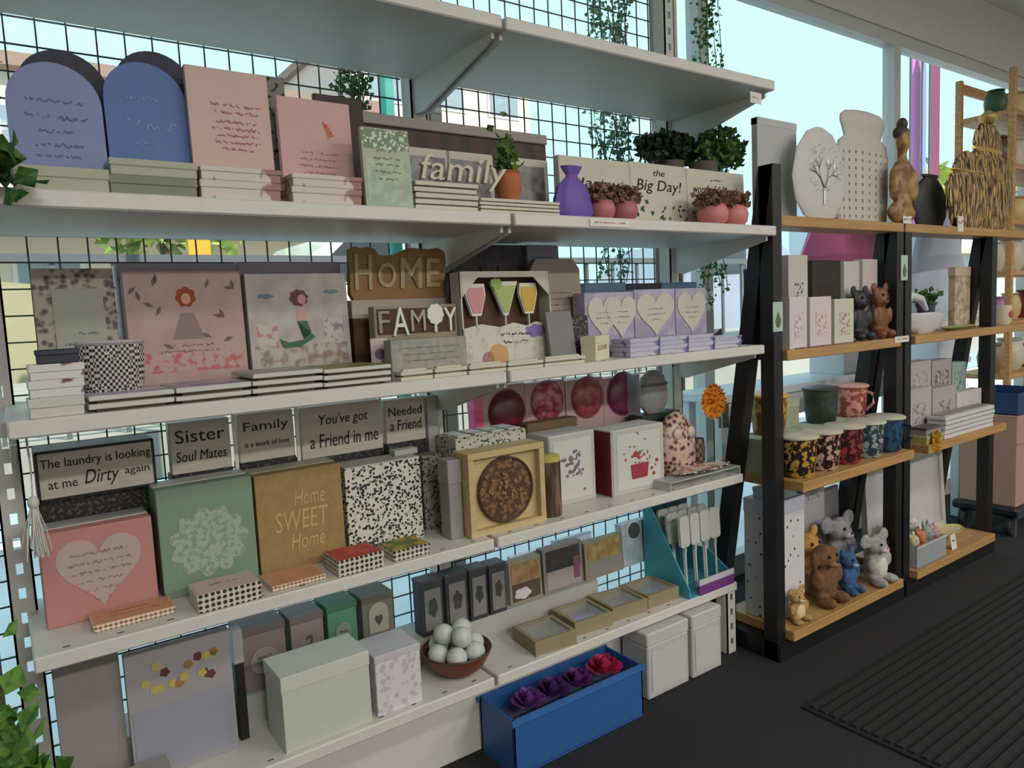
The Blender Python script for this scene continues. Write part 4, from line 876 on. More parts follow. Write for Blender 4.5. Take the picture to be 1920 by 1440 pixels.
# prints on the left
F_ = fit(108, 236, 1232, None, 1.60, z); t, wd, h = panel('print_block', 'plain grey print standing at the end of the bottom shelf', 'print', F_, .02, mat((150, 142, 140), .6), -.03)
F_ = fit(240, 442, 1205, None, 1.58, z); t, wd, h = panel('print_block', 'wide grey print with yellow and red flowers', 'print', F_, .02, mat((160, 156, 158), .6), -.03)
rnd = random.Random(4)
for nm, c, n_ in (('yellow_flowers', (184, 172, 96), 9), ('red_flowers', (104, 44, 48), 4), ('brown_flowers', (160, 112, 60), 4)):
    mb = MB()
    for k in range(n_): mb.prism(cloud(rnd.uniform(-.38, .38)*wd, h*rnd.uniform(.66, .88), .018, .018, 5, 30, .2), -.0012-.00005*k, .0003)
    obj(nm, mb, mat(c, .7), t)['kind'] = 'stuff'
inlay(t, 'lower_panel', rectp(0, h*.3, wd*.94, h*.5), mat((150, 152, 164), .6), 0, .001)
F_ = fit(442, 462, 1180, None, 1.60, z); gbox('black_slim_box', 'slim black and silver box between prints and emblem boxes', 'box', F_, .03, BLACK, mat((170, 170, 172), .4), .3)
# emblem gift boxes
for i, (pl, pr, pt, c, lb, em) in enumerate(((448, 541, 1172, (140, 122, 122), 'dusty mauve gift box with a pale round emblem', 'round'), (544, 612, 1152, (150, 134, 134), 'dusty mauve gift box with a dark scroll emblem', 'scroll'), (613, 674, 1130, (92, 148, 120), 'jade green gift box with a grey oval emblem', 'oval'), (678, 742, 1114, (122, 122, 108), 'olive grey gift box with an arched cream label', 'arch'))):
    F_ = fit(pl, pr, pt, None, 1.663, zr); xc, Y, _, wd, h = F_; F_ = (xc, Y, zr, wd-.004, h); bm_ = mat(c, .6); t, wd, h = gbox('emblem_box', lb, 'box', F_, .085, bm_, mat(tuple(int(v*.82) for v in c), .6), .12)
    if em == 'round': inlay(t, 'emblem', circ(0, h*.45, wd*.3), mat((160, 144, 142), .7), 0, .001); scrib(t, [(0, h*.5, wd*.4, h*.08), (0, h*.4, wd*.36, h*.08)], mat((110, 98, 98), .7), -.001, 71)
    if em == 'scroll': txt(t, '2', 0, h*.5, wd*.28, h*.3, mat((96, 84, 84), .7), 0, .001, .3)
    if em == 'oval': inlay(t, 'emblem', circ(0, h*.52, wd*.26, h*.16), mat((136, 150, 140), .7), 0, .001); scrib(t, [(0, h*.52, wd*.3, h*.1)], mat((96, 112, 104), .7), -.001, 72)
    if em == 'arch': inlay(t, 'label', [(a, b_+h*.34) for a, b_ in arch(wd*.6, h*.52)], mat((176, 174, 158), .7), 0, .001); inlay(t, 'emblem', heart(0, h*.54, wd*.24, h*.2), mat((80, 80, 72), .7), -.001, .0006)
# front boxes cut by the picture edge
F_ = fit(528, 698, 1245, None, 1.485, z); t, wd, h = gbox('white_keepsake_box', 'pale green white keepsake box before the emblem boxes', 'box', F_, .12, mat((198, 202, 190), .55), mat((204, 206, 196), .55), .2)
F_ = fit(704, 792, 1218, None, 1.49, z); t, wd, h = gbox('lavender_floral_box', 'pale lavender box with silvery flowers beside the ball bowl', 'box', F_, .11, mat((186, 178, 192), .5, c2=(212, 208, 210), tex='voronoi', scale=60, lo=.3, hi=.5), mat((196, 192, 198), .5), .12)
# picture slabs lying at the left end of the bottom shelf
F_ = fit(120, 330, 1400, None, 1.48, z); gbox('grey_album', 'grey album box lying before the flower print', 'box', (F_[0], 1.48, z, F_[3], .05), .09, mat((150, 146, 142), .6), mat((158, 154, 150), .6), .5)
# four dark label boxes
for i, (pl, pr, pt, lb) in enumerate(((790, 833, 1086, 'charcoal candle carton standing next to the olive emblem box'), (836, 879, 1074, 'charcoal candle carton second from the olive emblem box'), (881, 916, 1064, 'charcoal candle carton third from the olive emblem box'), (918, 951, 1056, 'charcoal candle carton touching the dog picture block'))):
    F_ = fit(pl, pr, pt, None, 1.649, zr); F_ = F_[:4]+(max(F_[4], .1),); t, wd, h = gbox('candle_carton', lb, 'box', F_, .05, mat((62, 62, 66), .55), mat((74, 75, 78), .5), .06)
    inlay(t, 'label', rectp(0, h*.46, wd*.72, h*.74), mat((128, 126, 122), .6), 0, .001); inlay(t, 'emblem', cloud(0, h*.5, wd*.4, h*.34, 5, 30, .2, i), mat((66, 66, 66), .6), -.001, .0006)
# bowl of balls
c0 = atY(856, 1215, 1.56); R = .09
t = T('wooden_bowl', 'shallow red brown wooden bowl filled with white balls', 'bowl', (c0.x, 1.56, z))
obj('bowl_wall', MB().lathe([(R*.45, 0), (R*.75, .02), (R*.95, .05), (R, .062), (R*.95, .062), (R*.7, .026), (R*.3, .012)], 36), mat((116, 58, 34), .45), t, smooth=True)
rm = MB(); rm.tube([(R*.975*math.cos(2*PI*i/40), R*.975*math.sin(2*PI*i/40), .062) for i in range(41)], .003, 6); obj('rim', rm, mat((74, 48, 40), .5), t, smooth=True)
BALL = mat((204, 206, 198), .5, c2=(186, 194, 190), tex='noise', scale=30, lo=.4, hi=.6)
br = .0262
bpos = [(0, 0, .042)]+[(.0535*math.cos(k*PI/3), .0535*math.sin(k*PI/3), .0605) for k in range(6)]+[(.031*math.cos(PI/6+k*2*PI/3), .031*math.sin(PI/6+k*2*PI/3), .1015) for k in range(3)]
bme = MB().ell((0, 0, 0), br, 20, 12).mesh('decorative_ball', True)
for i, q in enumerate(bpos):
    o = obj('decorative_ball', bme, BALL, loc=(c0.x+q[0], 1.56+q[1], z+q[2])); tag(o, 'white speckled ball heaped in the wooden bowl', 'ball', 'white balls in the wooden bowl')
# upright pictures at the back
def picture(pl, pr, pt, label, c1, c2, Y=1.665, fr=(150, 140, 118), extra=None):
    F_ = fit(pl, pr, pt, None, Y, zr); t, wd, h = panel('photo_block', label, 'picture', F_, .03, mat(fr, .6), -.05)
    inlay(t, 'upper_image', rectp(0, h*.70, wd*.86, h*.46), mat(c1, .5, c2=tuple(int(v*.8) for v in c1), tex='noise', scale=30, lo=.4, hi=.6), 0, .001)
    inlay(t, 'lower_image', rectp(0, h*.26, wd*.86, h*.4), mat(c2, .5), 0, .001); return t, wd, h
t, wd, h = picture(956, 1017, 1048, 'picture block with orange light above a white dog', (176, 140, 96), (92, 74, 62))
inlay(t, 'printed_dog', cloud(-wd*.12, h*.22, wd*.5, h*.26, 5, 40, .15), mat((206, 206, 204), .6), -.001, .0008)
t, wd, h = picture(1020, 1094, 1022, 'picture block with dark trees over pale pink ground', (62, 60, 60), (164, 152, 150), fr=(136, 128, 124))
inlay(t, 'printed_flower', rectp(wd*.33, h*.42, wd*.16, h*.5), mat((130, 78, 92), .6), -.001, .0008)
picture(1098, 1168, 1010, 'picture block with golden evening sky', (176, 150, 92), (138, 136, 132), fr=(150, 138, 112))
F_ = fit(1168, 1244, 975, None, 1.67, zr); t, wd, h = panel('foil_bag', 'silver blue foil bag with a dark round badge', 'bag', F_, .03, mat((158, 176, 184), .3, c2=(196, 200, 206), tex='noise', scale=16, lo=.4, hi=.6), -.05); inlay(t, 'badge', circ(-wd*.2, h*.8, wd*.14), mat((74, 78, 78), .6), 0, .001)
for pl, pr, pt, lb in ((960, 1040, 1035, 'glossy acrylic sheet coloured like a pale blue window reflection behind the dog picture'), (1042, 1112, 1006, 'glossy acrylic sheet coloured like a pale blue window reflection behind the dark tree picture')):
    F_ = fit(pl, pr, pt, None, 1.715, zr); panel('acrylic_sheet', lb, 'sheet', F_, .02, mat((206, 220, 240), .12), -.03)  # pale blue base colour stands in for the window reflected in the sheets
# glass topped trays
TRW = mat((150, 136, 104), .6)
for i, (px, py, lb, c) in enumerate(((1016, 1176, 'wood framed tray with grey green glass beside the ball bowl', (150, 156, 140)), (1100, 1138, 'wood framed tray holding a shiny blue packet', (140, 144, 132)), (1162, 1112, 'wood framed tray with mottled contents behind the woven edge', (146, 150, 142)), (1222, 1082, 'wood framed tray with turquoise glass beside the display of brushes', (130, 166, 172)))):
    p = atZ(px, py, z+.045); t = T('glass_tray', lb, 'tray', ((1.155, 1.31, 1.455, 1.597)[i], max(1.482, min(p.y-.06, 1.505)), z), -.1 if i < 3 else -.03); wd, dp, hh = .132, .125, .04
    b = .012
    for a in ((-wd/2, wd/2, 0, b), (-wd/2, wd/2, dp-b, dp), (-wd/2, -wd/2+b, b, dp-b), (wd/2-b, wd/2, b, dp-b)): obj('tray_rail', MB().box(a[0], a[1], a[2], a[3], 0, hh, .0008), TRW, t)
    obj('tray_floor', MB().box(-wd/2+b, wd/2-b, b, dp-b, .002, .014), mat(c, .25, c2=tuple(int(v*.86) for v in c), tex='noise', scale=25, lo=.4, hi=.6), t)
    obj('glass_lid', MB().box(-wd/2+b, wd/2-b, b, dp-b, hh-.006, hh-.003), mat((225, 235, 235), .05, alpha=.18), t)
    if i == 1: pk_ = obj('packet', MB().ell((-.01, .045, .022), (.05, .02, .009), 20, 8), mat((120, 176, 206), .2, c2=(150, 130, 190), tex='noise', scale=14, lo=.45, hi=.6), t, smooth=True)
# teal brush display with white brushes
t = T('brush_display', 'turquoise slanted counter display with a purple front strip', 'display stand', (1.785, 1.475, z)); hwid = .105
TEAL = mat((72, 160, 178), .5)
obj('side_panel', MB().prism([(0, 0), (0, .03), (.16, .27), (.19, .27), (.19, 0)], -.002, .002), TEAL, t, loc=(-hwid, 0, 0), rot=(0, 0, PI/2)); obj('side_panel', MB().prism([(0, 0), (0, .03), (.10, .09), (.19, .09), (.19, 0)], -.002, .002), TEAL, t, loc=(hwid, 0, 0), rot=(0, 0, PI/2))
obj('back_panel', MB().box(-hwid, hwid, .188, .192, 0, .27), mat((60, 110, 128), .5), t); obj('display_floor', MB().box(-hwid, hwid, 0, .19, 0, .004), TEAL, t)
obj('purple_strip', MB().box(-hwid*.6, hwid, -.004, .0, 0, .032), mat((124, 60, 132), .5), t); obj('white_strip', MB().box(-hwid*.6, hwid, -.004, 0, .032, .05), mat((206, 200, 206), .5), t)
rnd = random.Random(6)
def brush(x, y, lbl):
    b = T('silicone_spatula', lbl, 'utensil', (x, y, z+.004), rnd.uniform(-.12, .12), -.05, 'white spatulas in the turquoise display')
    obj('handle', MB().tube([(0, 0, 0), (0, 0, .09), (0, 0, .14)], [.0035, .0035, .0045], 8), mat((206, 208, 206), .4), b, smooth=True)
    obj('collar', MB().tube([(0, 0, .13), (0, 0, .15)], .0065, 10), mat((170, 172, 172), .4), b, smooth=True)
    obj('blade', MB().prism(rrect(0, .195, .046, .1, .012), -.005, .005), mat((196, 196, 190), .5), b)
for i in range(11): brush(1.712+.048*(i % 4)+(.012 if i > 7 else 0), 1.512+.05*(i//4), 'white spatula standing blade up in the turquoise display')
# ---------------------------------------------------------------- under the bottom shelf
z = 0
F_ = fit(960, 1206, 1222, None, 1.40, z); xc, Y, _, wd, h = F_
t = T('blue_crate', 'blue plastic crate on the floor filled with fabric roses', 'crate', (xc, 1.40, 0)); h = .15; dp = .15; BL = mat((48, 96, 158), .4)
for a in ((-wd/2, wd/2, 0, .006), (-wd/2, wd/2, dp-.006, dp), (-wd/2, -wd/2+.006, 0, dp), (wd/2-.006, wd/2, 0, dp)): obj('crate_wall', MB().box(a[0], a[1], a[2], a[3], .004, h, .001), BL, t)
obj('crate_floor', MB().box(-wd/2, wd/2, 0, dp, 0, .006), BL, t); obj('crate_rim', MB().box(-wd/2-.006, wd/2+.006, -.006, 0, h-.014, h).box(-wd/2-.006, wd/2+.006, dp, dp+.006, h-.014, h), mat((58, 110, 176), .4), t)
obj('tissue_filler', MB().box(-wd/2+.007, wd/2-.007, .007, dp-.007, .007, .10), mat((84, 96, 132), .9), t)
def rose(x, y, zz, r, c, label, sd):
    o = T('fabric_rose', label, 'flower', (x, y, zz)); rnd = random.Random(sd); m_ = mat(c, .6); m2 = mat(tuple(int(v*.7) for v in c), .7)
    obj('rose_heart', MB().ell((0, 0, r*.5), (r*.28, r*.28, r*.42), 12, 8), m2, o, smooth=True)
    for ring, (n_, rr, hh, tilt) in enumerate(((3, .24, .95, .1), (5, .45, .85, .35), (6, .68, .66, .7), (7, .9, .45, 1.05))):
        for k in range(n_):
            a = 2*PI*k/n_+ring*.5+rnd.uniform(-.15, .15); mb = MB(); g_ = []
            for u in range(5):
                for v in range(4):
                    s_ = (u/4-.5); q = v/3; rad = r*(rr*.45+rr*.55*q+.12*(q**2)*math.sin(tilt)); ang = s_*2.0/(1+ring*.25)*(.5+.6*math.sin(PI*(q*.7+.15))); hz = r*hh*(q*(1-.25*s_*s_*4)*math.cos(tilt*.6))+r*.12
                    g_.append(mb.bm.verts.new((rad*math.cos(a+ang), rad*math.sin(a+ang), hz)))
            for u in range(4):
                for v in range(3): mb.bm.faces.new((g_[u*4+v], g_[(u+1)*4+v], g_[(u+1)*4+v+1], g_[u*4+v+1]))
            obj('petal', mb, m_, o, smooth=True)
for px, py, r, c, lb in ((1134, 1216, .045, (190, 44, 96), 'deep pink fabric rose in the blue crate'), (1082, 1242, .04, (104, 48, 124), 'purple fabric rose beside the deep pink one'), (1038, 1262, .042, (84, 44, 112), 'dark violet fabric rose in the middle of the crate'), (992, 1282, .04, (120, 60, 140), 'lilac purple fabric rose near the crate end')):
    p = atY(px, py, 1.46); rose(p.x, 1.465, .125, r*1.15, c, lb, int(px))
for pl, pr, pt, lb in ((1214, 1293, 1158, 'white storage box on the floor beside the blue crate'), (1298, 1354, 1140, 'white storage box on the floor beside the slotted leg')):
    F_ = fit(pl, pr, pt, None, 1.44, 0); F_ = F_[:4]+(min(F_[4], .2),); t, wd, h = gbox('storage_box', lb, 'box', F_, .11, mat((188, 186, 184), .5), mat((196, 194, 190), .5), .2, bev=.004)
    inlay(t, 'front_panel', rrect(0, h*.4, wd*.8, h*.6, .008), mat((196, 195, 192), .5), .0015, .002)
# ---------------------------------------------------------------- things beyond the left end
p = atY(58, 905, 1.47); t = T('macrame_tassel', 'white string tassel hanging from the shelf end', 'tassel', (p.x, 1.47, .985))
obj('cord', MB().tube([(0, 0, .0), (.002, 0, -.06), (0, 0, -.12)], .002, 6), WOFF, t); obj('knot', MB().ell((0, 0, -.125), (.009, .009, .012), 12, 8), WOFF, t, smooth=True)
mb = MB(); rnd = random.Random(9)
for k in range(46):
    a = rnd.uniform(0, 6.28); q = rnd.uniform(0, .022); mb.tube([(q*.2*math.cos(a), q*.2*math.sin(a), -.13), (q*.8*math.cos(a), q*.8*math.sin(a), -.17), (q*math.cos(a)+rnd.uniform(-.004, .004), q*math.sin(a), -.21+rnd.uniform(-.015, .01))], .0011, 4)
o = obj('fringe', mb, WOFF, t); o['kind'] = 'stuff'
obj('hanging_bar', MB().box(-.02, .02, -.003, .003, -.003, .003), WOFF, t)
t = T('leaning_plank', 'brown wooden plank leaning beside the white shelves', 'plank', (-.07, 1.56, 0), 0, -.12)
obj('board', MB().box(-.025, .025, 0, .018, 0, .72, .002), mat((112, 90, 74), .7, c2=(96, 76, 60), tex='noise', scale=10, stretch=(10, 10, 1)), t); obj('end_cap', MB().box(-.026, .026, -.001, .019, .7, .722), mat((84, 66, 54), .7), t)
t = T('floor_plant', 'bright green leafy plant in a pot beside the shelving end', 'plant', (-.075, 1.44, 0)); rnd = random.Random(12); mb = MB()
leaves(mb, [(rnd.gauss(0, .03), rnd.gauss(0, .03), .36+abs(rnd.gauss(0, .08))) for i in range(240)], .045, rnd, .5); o = obj('foliage', mb, mat((70, 116, 44), .7, c2=(104, 150, 62), tex='noise', scale=40), t); o['kind'] = 'stuff'
obj('stem', MB().tube([(0, 0, .16), (.004, 0, .3), (0, 0, .42)], .006, 6), mat((84, 90, 50), .8), t); obj('pot', MB().lathe([(.04, 0), (.055, .14), (.06, .18), (.05, .18), (.045, .15)], 20), mat((120, 124, 116), .6), t, smooth=True)
t = T('cardboard_carton', 'grey green corrugated carton beyond the shelving end', 'box', (-.32, 1.60, 0)); obj('body', MB().box(-.13, .13, 0, .165, 0, .62, .002), mat((142, 146, 132), .8), t); obj('flap', MB().box(-.13, .13, 0, .1, .62, .624), mat((150, 152, 138), .8), t); obj('tape', MB().box(-.02, .02, -.001, .1, .4, .626), mat((176, 160, 120), .4), t)
# ================================================================== goods on the ladder shelves
# ---- top boards (z 1.40)
z = 1.40
CERW = mat((206, 204, 198), .5)
F_ = fit(1420, 1494, 226, None, 1.425, z); x0 = max(F_[0]-F_[3]/2, 1.978); x1 = F_[0]+F_[3]/2; t, wd, h = gbox('white_carton', 'tall plain grey white carton behind the black post', 'box', ((x0+x1)/2, 1.425, z, x1-x0, F_[4]), .022, mat((184, 184, 184), .6)); obj('lid_flap', MB().box(-wd/2, wd/2, -.001, .023, h-.02, h+.001), mat((190, 190, 188), .6), t)
F_ = fit(1494, 1594, 236, None, 1.355, z); xc, Y, _, wd, h = F_
t = T('disc_vase', 'white egg shaped ornament with a sparkling silver tree motif', 'ornament', (xc, 1.372, z))
obj('ornament_body', MB().lathe([(wd*.20, 0), (wd*.3, h*.04), (wd*.44, h*.2), (wd*.5, h*.45), (wd*.42, h*.75), (wd*.24, h*.94), (wd*.06, h)], 32, None, 1, .016/(wd*.5)), CERW, t, smooth=True)
tr = MB(); rnd = random.Random(5)
def twig(x, zq, a, l, d):
    x2, z2 = x+l*math.cos(a), zq+l*math.sin(a); yy = lambda q: -.019
    tr.tube([(x, -.017, zq), (x2, -.017, z2)], .0009+.0005*d, 4)
    if d > 0:
        for s_ in (-.5, .45): twig(x2, z2, a+s_*rnd.uniform(.7, 1.3), l*rnd.uniform(.68, .8), d-1)
twig(0, h*.16, PI/2, h*.17, 4)
obj('tree_motif', tr, mat((205, 205, 210), .2, metal=.8), t)
dm = MB()
for k in range(60): 
    a, q = rnd.uniform(0, 6.28), rnd.uniform(0, 1)**.6; dm.ell((q*wd*.34*math.cos(a), -.0185, h*.55+q*h*.26*math.sin(a)), .0022, 6, 4)
obj('rhinestones', dm, mat((230, 232, 238), .1, metal=.7), t)['kind'] = 'stuff'
F_ = fit(1572, 1672, 208, None, 1.40, z); xc, Y, _, wd, h = F_
t = T('dimpled_vase', 'tall white ceramic vase with rows of dimples and a flared crown', 'vase', (xc, 1.413, z)); sy = .024/(wd*.5)
VC = mat((196, 192, 182), .5); PR = [(0, .40), (.04, .46), (.3, .48), (.62, .48), (.72, .44), (.77, .34), (.83, .37), (.90, .41), (.95, .40), (.985, .33), (1.0, .2)]
def vr(q):
    for (qa, ra), (qb, rb_) in zip(PR, PR[1:]):
        if q <= qb: return ra+(rb_-ra)*(q-qa)/(qb-qa)
rows = [.06+.07*k for k in range(9)]
zs = sorted([0, .03]+[q+s_*.014 for q in rows for s_ in (-1, 1)]+[.66, .72, .77, .83, .90, .95, .985, 1.0])
vb = MB(); vb.lathe([(wd*vr(q), h*q) for q in zs], 96, None, 1, sy)
cut = []
vb.bm.faces.ensure_lookup_table()
for f in vb.bm.faces:
    if len(f.verts) != 4: continue
    c = f.calc_center_median(); q = c.z/h; ang = math.atan2(c.y/sy, c.x) % (2*PI); col = int(ang/(2*PI)*96)
    if any(abs(q-r_) < .004 for r_ in rows) and 52 <= col <= 92 and col % 4 == 0: cut.append(f)
cups = []
for f in cut:
    p4 = [v.co.copy() for v in f.verts]; c = f.calc_center_median(); cups.append(p4)
bmesh.ops.delete(vb.bm, geom=cut, context='FACES_ONLY')
obj('vase_body', vb, VC, t, smooth=True)
for p4 in cups:
    m_ = MB(); o4 = [m_.bm.verts.new(p) for p in p4]; cc = sum(p4, Vector())/4; i4 = [m_.bm.verts.new(cc+(p-cc)*.7+Vector((0, .009, 0))) for p in p4]
    for k in range(4): m_.bm.faces.new((o4[k], o4[(k+1) % 4], i4[(k+1) % 4], i4[k]))
    m_.bm.faces.new(i4); obj('dimple', m_, VC, t)
F_ = fit(1660, 1722, 222, None, 1.37, z); xc, Y, _, wd, h = F_
t = T('seated_figure', 'small gold brown seated figurine with hair bun on the ledge', 'figurine', (xc-.03, 1.357, z)); k = h/1.0
blobs('body', [((0, 0, .10*k), (.26*k, .06*k, .11*k)), ((0, 0, .34*k), (.15*k, .055*k, .22*k)), ((0, -.01*k, .52*k), (.17*k, .055*k, .09*k)), ((0, 0, .64*k), (.05*k, .05*k, .08*k)), ((0, -.01*k, .78*k), (.095*k, .06*k, .13*k)), ((-.19*k, -.02*k, .36*k), (.05*k, .05*k, .18*k)), ((.19*k, -.02*k, .36*k), (.05*k, .05*k, .18*k)), ((.0, -.045*k, .2*k), (.12*k, .03*k, .04*k))], mat((168, 128, 72), .45, c2=(120, 84, 48), tex='noise', scale=30, lo=.4, hi=.6), t, h*.03)
obj('hair_bun', MB().ell((0, 0, .93*k), (.05*k, .05*k, .06*k), 12, 8).ell((0, .01*k, .85*k), (.1*k, .065*k, .07*k), 14, 8), mat((70, 58, 46), .6), t, smooth=True)
F_ = fit(1668, 1726, 380, None, 1.345, z); t = T('wood_stick_bundle', 'small dark branch lying on the ledge beside the seated figure', 'ornament', (2.79, 1.435, z+.0045)); obj('stick', MB().tube([(-.07, 0, 0), (-.02, .003, .003), (.03, 0, .004), (.08, .004, .001)], [.004, .005, .0045, .003], 7), mat((70, 48, 34), .8), t); obj('side_twig', MB().tube([(.0, 0, .003), (.02, -.003, .016)], [.003, .0015], 6), mat((70, 48, 34), .8), t)
# gold ribbed jars and black vase on the second ladder shelf
GOLDR = mat((40, 28, 16), .4, metal=.2, c2=(196, 156, 92), tex='noise', scale=55, lo=.46, hi=.56, stretch=(2.4, 2.4, .35))
def jar(px0, px1, pt, cy, label):
    F_ = fit(px0, px1, pt, None, cy, z); xc, Y, _, wd, h = F_; R = wd/2; sy = min(1, .03/R)
    t = T('ginger_jar', label, 'jar', (xc, cy, z)); b = MB(); prof = [(R*.55, 0), (R*.75, h*.05), (R*.98, h*.25), (R, h*.42), (R*.85, h*.58), (R*.5, h*.66)]
    b.lathe(prof, 44, None, 1, sy)
    for i, v in enumerate(b.bm.verts):
        if (i % 44) % 2: v.co.x *= .95; v.co.y *= .95
    obj('jar_body', b, GOLDR, t); obj('neck_band', MB().lathe([(R*.5, h*.655), (R*.56, h*.665), (R*.56, h*.685), (R*.5, h*.69)], 30, None, 1, sy), mat((206, 168, 96), .3, metal=.5), t, smooth=True)
    ld = obj('lid', MB().lathe([(R*.52, h*.69), (R*.56, h*.71), (R*.5, h*.80), (R*.3, h*.88), (R*.1, h*.9)], 30, None, 1, sy), GOLDR, t, smooth=True)
    obj('finial', MB().lathe([(R*.1, h*.895), (R*.16, h*.92), (R*.17, h*.95), (R*.1, h*.98), (R*.03, h)], 16, None, 1, max(sy, .8)), mat((206, 176, 106), .3, metal=.5), ld, smooth=True)
jar(1800, 1898, 206, 1.42, 'tall gold and black ribbed jar with domed lid and finial')
jar(1768, 1852, 290, 1.365, 'short gold and black ribbed jar before the taller one') if 0 else None
F_ = fit(1772, 1850, 282, None, 1.362, z)
def jar2(F_):
    xc, Y, _, wd, h = F_; R = wd/2; sy = .019/R; t = T('ginger_jar', 'short gold and black ribbed jar before the taller one', 'jar', (xc, 1.361, z))
    b = MB(); b.lathe([(R*.55, 0), (R*.75, h*.05), (R*.98, h*.3), (R, h*.5), (R*.85, h*.66), (R*.6, h*.72)], 44, None, 1, sy)
    for i, v in enumerate(b.bm.verts):
        if (i % 44) % 2: v.co.x *= .95; v.co.y *= .95
    obj('jar_body', b, GOLDR, t); obj('neck_band', MB().lathe([(R*.6, h*.715), (R*.8, h*.73), (R*.8, h*.745), (R*.6, h*.75)], 30, None, 1, sy), mat((206, 168, 96), .3, metal=.5), t, smooth=True)
    obj('lid', MB().lathe([(R*.7, h*.75), (R*.66, h*.8), (R*.5, h*.9), (R*.2, h*.98), (R*.05, h)], 30, None, 1, sy), GOLDR, t, smooth=True)
jar2(F_)
F_ = fit(1730, 1792, 320, None, 1.36, z); xc, Y, _, wd, h = F_; R = wd/2; t = T('black_vase', 'matt black rounded vase beside the gold jars', 'vase', (xc+.06, 1.424, z)); sy = .022/R
obj('vase_body', MB().lathe([(R*.7, 0), (R, h*.25), (R, h*.55), (R*.75, h*.8), (R*.45, h*.92), (R*.4, h*.94)], 30, None, 1, sy), mat((24, 24, 28), .5), t, smooth=True); obj('vase_lip', MB().lathe([(R*.4, h*.935), (R*.5, h*.97), (R*.48, h), (R*.36, h)], 30, None, 1, sy), mat((30, 30, 34), .4), t, smooth=True)
# ---- second boards (z .99)
z = .99
cards = [(1480, 1514, 556, 1.335, (214, 204, 208), (180, 150, 160), 'small lilac white card box in the front row beside the price tag'), (1518, 1560, 556, 1.335, (214, 200, 200), (190, 140, 130), 'small white card box with brown pink blossom in the front row'), (1564, 1602, 560, 1.335, (206, 200, 184), (150, 110, 90), 'small cream card box with a brown figure in the front row'),
         (1478, 1516, 478, 1.385, (196, 190, 182), (60, 56, 56), 'taller white box with black pattern behind the front cards'), (1522, 1578, 488, 1.395, (38, 28, 24), (46, 34, 28), 'square dark brown box standing behind the card boxes'), (1582, 1612, 490, 1.398, (196, 192, 186), (150, 150, 150), 'tall pale grey card box beside the dark brown square box'), (1617, 1646, 486, 1.40, (200, 184, 182), (150, 96, 96), 'tall pale box with a red brown square picture')]
for pl, pr, pt, Y, c, c2, lb in cards:
    F_ = fit(pl, pr, pt, None, Y, z); F_ = F_[:3]+(F_[3]*.95, F_[4]); t, wd, h = gbox('card_box', lb, 'box', F_, .035, mat(c, .6)); inlay(t, 'print', rectp(0, h*.45, wd*.5, h*.5), mat(c, .7, c2=c2, tex='noise', scale=90, lo=.5, hi=.6), 0, .0008)
F_ = fit(1412, 1440, 486, None, 1.435, z); x0 = max(F_[0]-F_[3]/2, 1.978); gbox('dark_box', 'tall black box on the second board behind the post', 'box', (x0+.05, 1.435, z, .1, F_[4]*.9), .05, mat((36, 33, 36), .6), mat((92, 74, 74), .6), .4)
def plush(px0, px1, pt, Y, zz, col, label, ears='round', name='soft_toy', cat='soft toy', muzzle=None, nose=(30, 24, 24), rz=0, gloss=.9, X=None, group=None, belly=None, squash=1, W=None, dep=1):
    F_ = fit(px0, px1, pt, None, Y, zz); h = F_[4]; x = F_[0] if X is None else X
    t = T(name, label, cat, (x, Y+.0, zz), rz, group=group); q = F_[3]/(h*.62)*squash; q = max(.7, min(q, 1.5)); d = min(1, .07/(h*.3))*dep
    if W: q = W/(h*(.75 if ears == 'big' else .57))
    P = [((0, .02*h, .30*h), (.21*h*q, .18*h*d, .29*h)), ((0, 0, .70*h), (.19*h*q, .17*h*d, .18*h)), ((-.21*h*q, -.06*h*d, .40*h), (.07*h*q, .08*h*d, .15*h)), ((.21*h*q, -.06*h*d, .40*h), (.07*h*q, .08*h*d, .15*h)), ((-.14*h*q, -.16*h*d, .085*h), (.09*h*q, .16*h*d, .085*h)), ((.14*h*q, -.16*h*d, .085*h), (.09*h*q, .16*h*d, .085*h)), ((0, -.14*h*d, .65*h), (.09*h*q, .09*h*d, .07*h))]
    for s in (-1, 1):
        if ears == 'round': P.append(((s*.17*h*q, .02*h*d, .87*h), (.085*h*q, .05*h*d, .1*h)))
        elif ears == 'big': P.append(((s*.24*h*q, .03*h*d, .80*h), (.13*h*q, .05*h*d, .14*h)))
        elif ears == 'long': P.append(((s*.09*h*q, .02*h*d, .92*h), (.05*h*q, .04*h*d, .16*h)))
        elif ears == 'flop': P.append(((s*.2*h*q, .0, .68*h), (.05*h*q, .06*h*d, .13*h)))
    fm = mat(col, gloss, c2=tuple(int(v*.8) for v in col), tex='noise', scale=60, lo=.35, hi=.65, bump=.5)
    blobs('body', P, fm, t, max(.0022, h*.028))
    e = MB().ell((0, 0, 0), h*.024, 8, 6).mesh('eye', True)
    for s in (-1, 1): obj('eye', e, BLACK, t, loc=(s*.075*h*q, -.155*h*d, .745*h))
    obj('nose', MB().ell((0, -.225*h*d, .675*h), (.032*h, .02*h, .022*h), 10, 6), mat(nose, .4), t, smooth=True)
    if muzzle: obj('muzzle', MB().ell((0, -.15*h*d, .64*h), (.085*h*q, .085*h*d, .065*h), 14, 8), mat(muzzle, .9), t, smooth=True)
    if belly: obj('belly_patch', MB().ell((0, -.11*h*d, .30*h), (.13*h*q, .07*h*d, .19*h), 16, 10), mat(belly, .9), t, smooth=True)
    return t
plush(1602, 1668, 530, 1.366, z, (34, 40, 46), 'black seated bear figurine on the second board', name='bear_figurine', cat='figurine', gloss=.5, X=2.462, W=.128, dep=.6)
